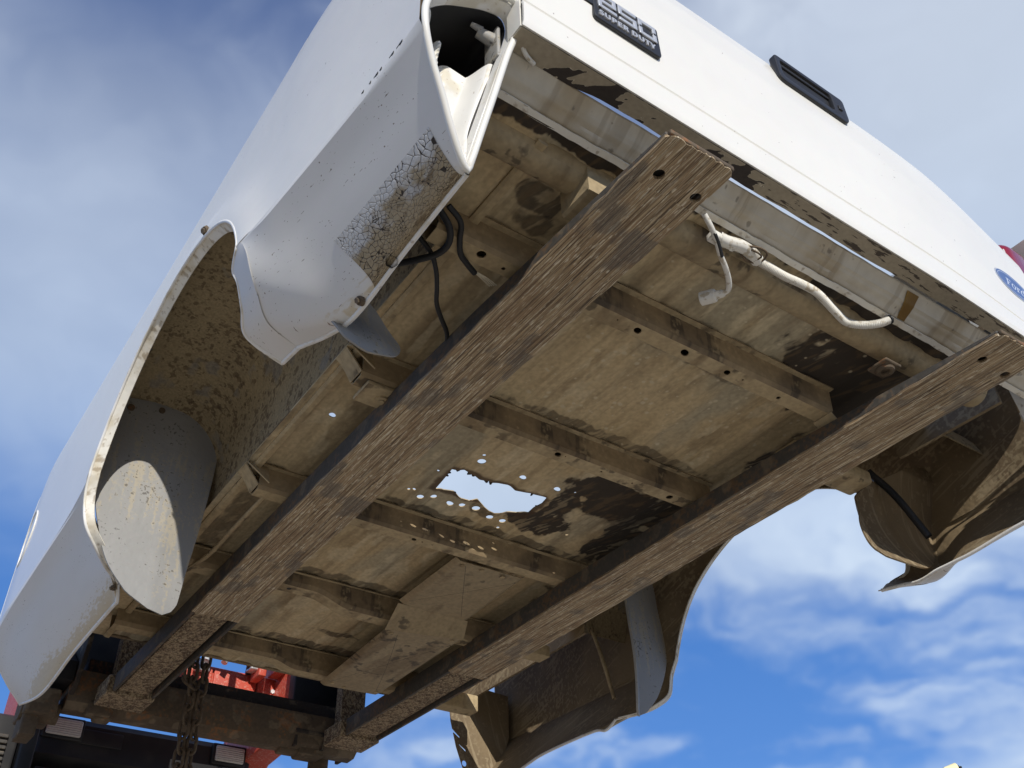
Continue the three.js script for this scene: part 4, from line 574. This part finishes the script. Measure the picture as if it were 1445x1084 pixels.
extension(-.540, -.403, 'long brown scratched fork beam nearer the white wheel opening');
extension(.296, .433, 'long brown scratched fork beam on the far side, against the blue sky');

// ================================================================ LOADER (carriage, forks, boom, cab front)
const ld = thing('loader', 'red loader with black cab front whose rusty carriage lifts the truck bed', 'loader', [0, 4.2, GROUND]);
for (const [u0, u1] of [[-.522, -.425], [.314, .412]]) part('fork', merge([prismU([[.9, -.080], [.9, -.09], [1.3, -.108], [2.56, -.114], [2.70, -.114], [2.715, -.10], [2.715, .55], [2.66, .55], [2.66, -.08]], u0, u1, .004), box(u0 - .036, u1 + .026, 2.578, 2.718, -.128, -.066, .005)]), M.fork, ld);
{
  const cp = (n, g, m, o) => part(n, g.clone().translate(.030, .046, -.13), m, o);
  const U0 = -.67, U1 = .40;
  cp('carriage_bar', merge([prismU([[2.60, -.060], [2.598, -.135], [2.606, -.165], [2.63, -.185], [2.68, -.188], [2.72, -.17], [2.72, -.06]], U0, U1, .004), cylAt([-.13, 2.665, -.168], .019, U1 - U0 - .1, [1, 0, 0], 18)]), M.rust, ld);
  cp('carriage_rail', merge([prismU([[2.635, -.062], [2.635, -.004], [2.72, -.004], [2.72, -.062]], U0 + .05, U1, .003), box(-.30, -.20, 2.628, 2.636, -.06, -.035, .002)]), M.rustDark, ld);
  cp('latch_bar', merge([cylAt([.20, 2.62, -.152], .017, .11, [1, 0, 0], 16), box(.14, .26, 2.595, 2.615, -.135, -.120, .003), box(.14, .15, 2.60, 2.64, -.18, -.12), box(.25, .26, 2.60, 2.64, -.18, -.12)]), M.rustDark, ld);
  cp('side_plate', prismU([[2.52, .13], [2.50, .08], [2.51, -.0], [2.56, -.12], [2.62, -.16], [2.72, -.16], [2.72, .13]], -.668, -.652, .003), M.rustDark, ld);
  cp('side_plate', prismU([[2.62, .5], [2.62, -.12], [2.72, -.16], [2.80, -.16], [2.80, .5]], .40, .416, .003), M.rustDark, ld);
  cp('gusset_plate', prismU([[2.56, -.115], [2.56, -.05], [2.66, .02], [2.76, .02], [2.76, -.115]], -.735, -.672, .004), M.black, ld);
  cp('hinge_block', merge([box(-.79, -.69, 2.60, 2.76, -.225, -.135, .008), box(-.785, -.735, 2.62, 2.72, -.29, -.22, .006), cylAt([-.735, 2.66, -.20], .034, .12, [1, 0, 0], 18)]), M.rust, ld);
  cp('weld_lugs', merge([box(-.60, -.52, 2.60, 2.66, -.198, -.15, .01), box(-.57, -.51, 2.61, 2.67, -.206, -.16, .012), box(.17, .27, 2.62, 2.70, -.205, -.165, .012), box(.10, .18, 2.63, 2.69, -.198, -.16, .01)]), M.rust, ld);
  cp('hinge_pin', cylAt([.285, 2.70, -.26], .038, .18, [.1, .2, 1], 20), M.rust, ld);
  for (const [a, b] of [[-.63, -.27], [.20, .40]]) cp('mast_plate', box(a, b, 2.80, 2.86, -.12, .80, .005), M.black, ld);
  cp('mast_plate', box(-.27, .20, 2.80, 2.86, -.12, .005, .004), M.black, ld);
  for (let i = 0; i < 7; i++) cp('backrest_bar', box(-.60 + i * .16, -.575 + i * .16, 2.64, 2.67, .34, .98, .004), M.black, ld);
  cp('backrest_rail', box(-.62, .41, 2.635, 2.675, .98, 1.02, .006), M.black, ld); cp('backrest_rail', box(-.62, .41, 2.636, 2.674, .60, .63, .006), M.black, ld);
  // red boom head, arms dropping back beside the cab; panel gaps imitate grid shadows
  part('boom_head', merge([box(-.58, .44, 3.36, 3.46, .12, .345, .008)]), M.red, ld);
  for (let i = 0; i < 5; i++) for (let j = 0; j < 2; j++) part('shadow_grid_panel', box(-.56 + i * .198, -.37 + i * .198, 3.345, 3.3585, .135 + j * .105, .232 + j * .105, .005), M.red, ld);  // raised panels shape the shadow lines that fall across the red plate
  part('boom_bolt', merge([0, 1, 2].map(i => cylAt([.30 + .03 * i, 3.342, .28 + .012 * i], .010, .012, [0, 1, 0], 6))), M.chrome, ld);
  const arm = (a, b) => prismU([[2.95, .10], [2.95, .42], [3.5, .46], [5.9, -1.0], [5.9, -1.4], [3.6, .05]], a, b, .01);
  part('boom_arm', prismU([[2.95, .10], [2.95, .42], [3.5, .46], [3.9, .32], [3.9, -.02], [3.6, .05]], -.655, -.595, .01), M.red, ld); part('boom_arm', arm(.31, .43), M.red, ld);
  part('hydraulic_hose', tube([[-.02, 3.30, .36], [.05, 3.2, .40], [.14, 3.25, .36], [.2, 3.4, .34]], .014, 30, 8), M.rubber, ld); part('hydraulic_hose', tube([[-.18, 3.30, .40], [-.05, 3.22, .42], [.02, 3.3, .40]], .022, 30, 8), M.rubber, ld);
  for (const g of [cylAt([-.02, 3.29, .352], .018, .05, [.4, .2, 1], 8), cylAt([.055, 3.28, .362], .014, .06, [.4, .2, 1], 8), box(.16, .20, 3.26, 3.32, .33, .41, .006), box(-.06, .0, 3.31, 3.34, .30, .35, .004)]) part('hydraulic_fitting', g, M.chrome, ld);
  part('boom_bracket', merge([box(.19, .225, 3.24, 3.34, .30, .44, .006), box(.27, .44, 3.22, 3.345, .335, .46, .006)]), M.red, ld);
  // cab front
  part('cab_roof', merge([prismU([[3.62, .115], [3.60, .09], [3.60, -.04], [3.64, -.075], [3.7, -.09], [4.95, -.09], [5.0, .0], [4.9, .17], [3.8, .15]], -.55, .345, .02), box(-.40, -.22, 3.592, 3.602, .015, .075, .004), box(-.56, -.54, 3.62, 4.9, -.5, .1, .006)]), M.black, ld);
  for (const [a, b] of [[-.53, -.393], [.172, .302]]) {
    const l = part('work_lamp', merge([box(a - .012, b + .012, 3.585, 3.61, .018, .108, .008)]), M.black, ld); part('lens', box(a, b, 3.571, 3.586, .030, .096, .012), M.lens, l);
  }
  part('windscreen_frame', merge([box(-.53, .33, 3.60, 3.635, -.135, -.09, .006), box(-.53, -.49, 3.60, 3.65, -1.2, -.1, .006), box(.29, .33, 3.60, 3.65, -1.2, -.1, .006), box(-.53, .33, 3.6, 3.65, -1.24, -1.18, .006)]), M.black, ld);
  part('windscreen', box(-.49, .29, 3.62, 3.626, -1.18, -.135), M.glass, ld);
  part('cab_body', merge([box(-.53, .33, 3.62, 5.0, -2.0, -1.24, .03), box(-.53, .33, 4.95, 5.0, -1.24, -.08, .01), box(-.53, -.50, 3.66, 3.72, -1.24, -.08), box(.30, .33, 3.66, 3.72, -1.24, -.08)]), M.black, ld);
  // grille beside the cab
  const gr = part('engine_cover', merge([prismU([[3.30, -.02], [3.36, .005], [4.6, -.06], [4.6, -.9], [3.30, -.9]], -.98, -.66, .012), box(-.655, -.60, 3.28, 3.36, -.9, -.015, .01)]), M.black, ld, 'dark engine cover with louvred grille');
  for (let i = 0; i < 14; i++) part('louvre', box(-.955, -.70, 3.285, 3.2985, -.10 - i * .02, -.088 - i * .02, .002), M.channel, gr);
  part('chassis', merge([box(-.55, .35, 3.3, 6.6, -2.3, -1.9, .04), box(-.75, .55, 5.1, 6.8, -2.0, -1.1, .06)]), M.red, ld);
  for (const u of [-.95, .75]) for (const v of [3.5, 6.1]) { const w = part('wheel', fin(new THREE.TorusGeometry(.42, .2, 16, 40).rotateY(Math.PI / 2).translate(u, GROUND + .61, -v), 1), M.tyre, ld); part('rim', cylAt([u, v, GROUND + .61], .3, .26, [1, 0, 0], 28), M.red, w); }
}
// ================================================================ CHAIN
{
  const o = thing('chain', 'rusty link chain hanging from the carriage between the two fork beams', 'chain', [-.26, 2.6, -.02]);
  const L = .032, rW = .0150, wire = .0056;                        // half length, half width, wire
  const st = []; for (let i = 0; i < 24; i++) { const a = i / 24 * 2 * Math.PI; st.push(new THREE.Vector3(rW * Math.cos(a), (L - rW) * Math.sign(Math.sin(a)) * (Math.abs(Math.sin(a)) > .01 ? 1 : 0) + rW * Math.sin(a), 0)); }
  const link = fin(new THREE.TubeGeometry(new THREE.CatmullRomCurve3(st, true, 'centripetal'), 40, wire, 7, true), 1.2);
  const r = rng(21);
  const strand = (p0, p1, n, ph) => { for (let i = 0; i < n; i++) { const k = (i + .5) / n, p = B(mix(p0[0], p1[0], k) + .003 * (r() - .5), mix(p0[1], p1[1], k), mix(p0[2], p1[2], k)); const g = link.clone().rotateY((i + ph) % 2 ? Math.PI / 2 + .75 + .3 * (r() - .5) : .75 + .3 * (r() - .5)); const d = B(p1[0] - p0[0], p1[1] - p0[1], p1[2] - p0[2]).normalize().multiplyScalar(-1); g.applyQuaternion(new THREE.Quaternion().setFromUnitVectors(YW, d)); part('link', g.translate(p.x, p.y, p.z), M.chain, o); } };
  strand([-.283, 2.60, .075], [-.272, 2.62, -.50], 12, 0); strand([-.243, 2.60, .08], [-.243, 2.62, -.50], 12, 1);
  strand([-.312, 2.59, .075], [-.306, 2.59, -.03], 2, 1); strand([-.308, 2.59, -.03], [-.272, 2.60, -.045], 1, 0);
}
// ================================================================ FAR LAMP ON A MAST
{
  const p = [20.1, 12.45, 5.18]; const o = thing('floodlight', 'pale yellow cone shaped lamp on a dark bracket at the lower right', 'floodlight', [p[0] + .25, p[1] - .1, GROUND]);
  part('lamp_head', cylAt([p[0] - .02, p[1], p[2]], .06, .30, [.9, -.45, .12], 20, .13), std({ color: new THREE.Color().setRGB(.85, .74, .42), roughness: .6 }), o);
  part('bracket', merge([box(p[0] + .13, p[0] + .19, p[1] - .12, p[1] - .06, p[2] - .16, p[2] + .10, .01), box(p[0] + .20, p[0] + .25, p[1] - .15, p[1] - .1, p[2] - .2, p[2] + .08, .01)]), M.black, o);
  part('mast', cylAt([p[0] + .22, p[1] - .12, (p[2] - .1 + GROUND) / 2], .06, p[2] - .1 - GROUND, [0, 0, 1], 14, .04), M.channel, o);
}
renderer.render(scene, camera);
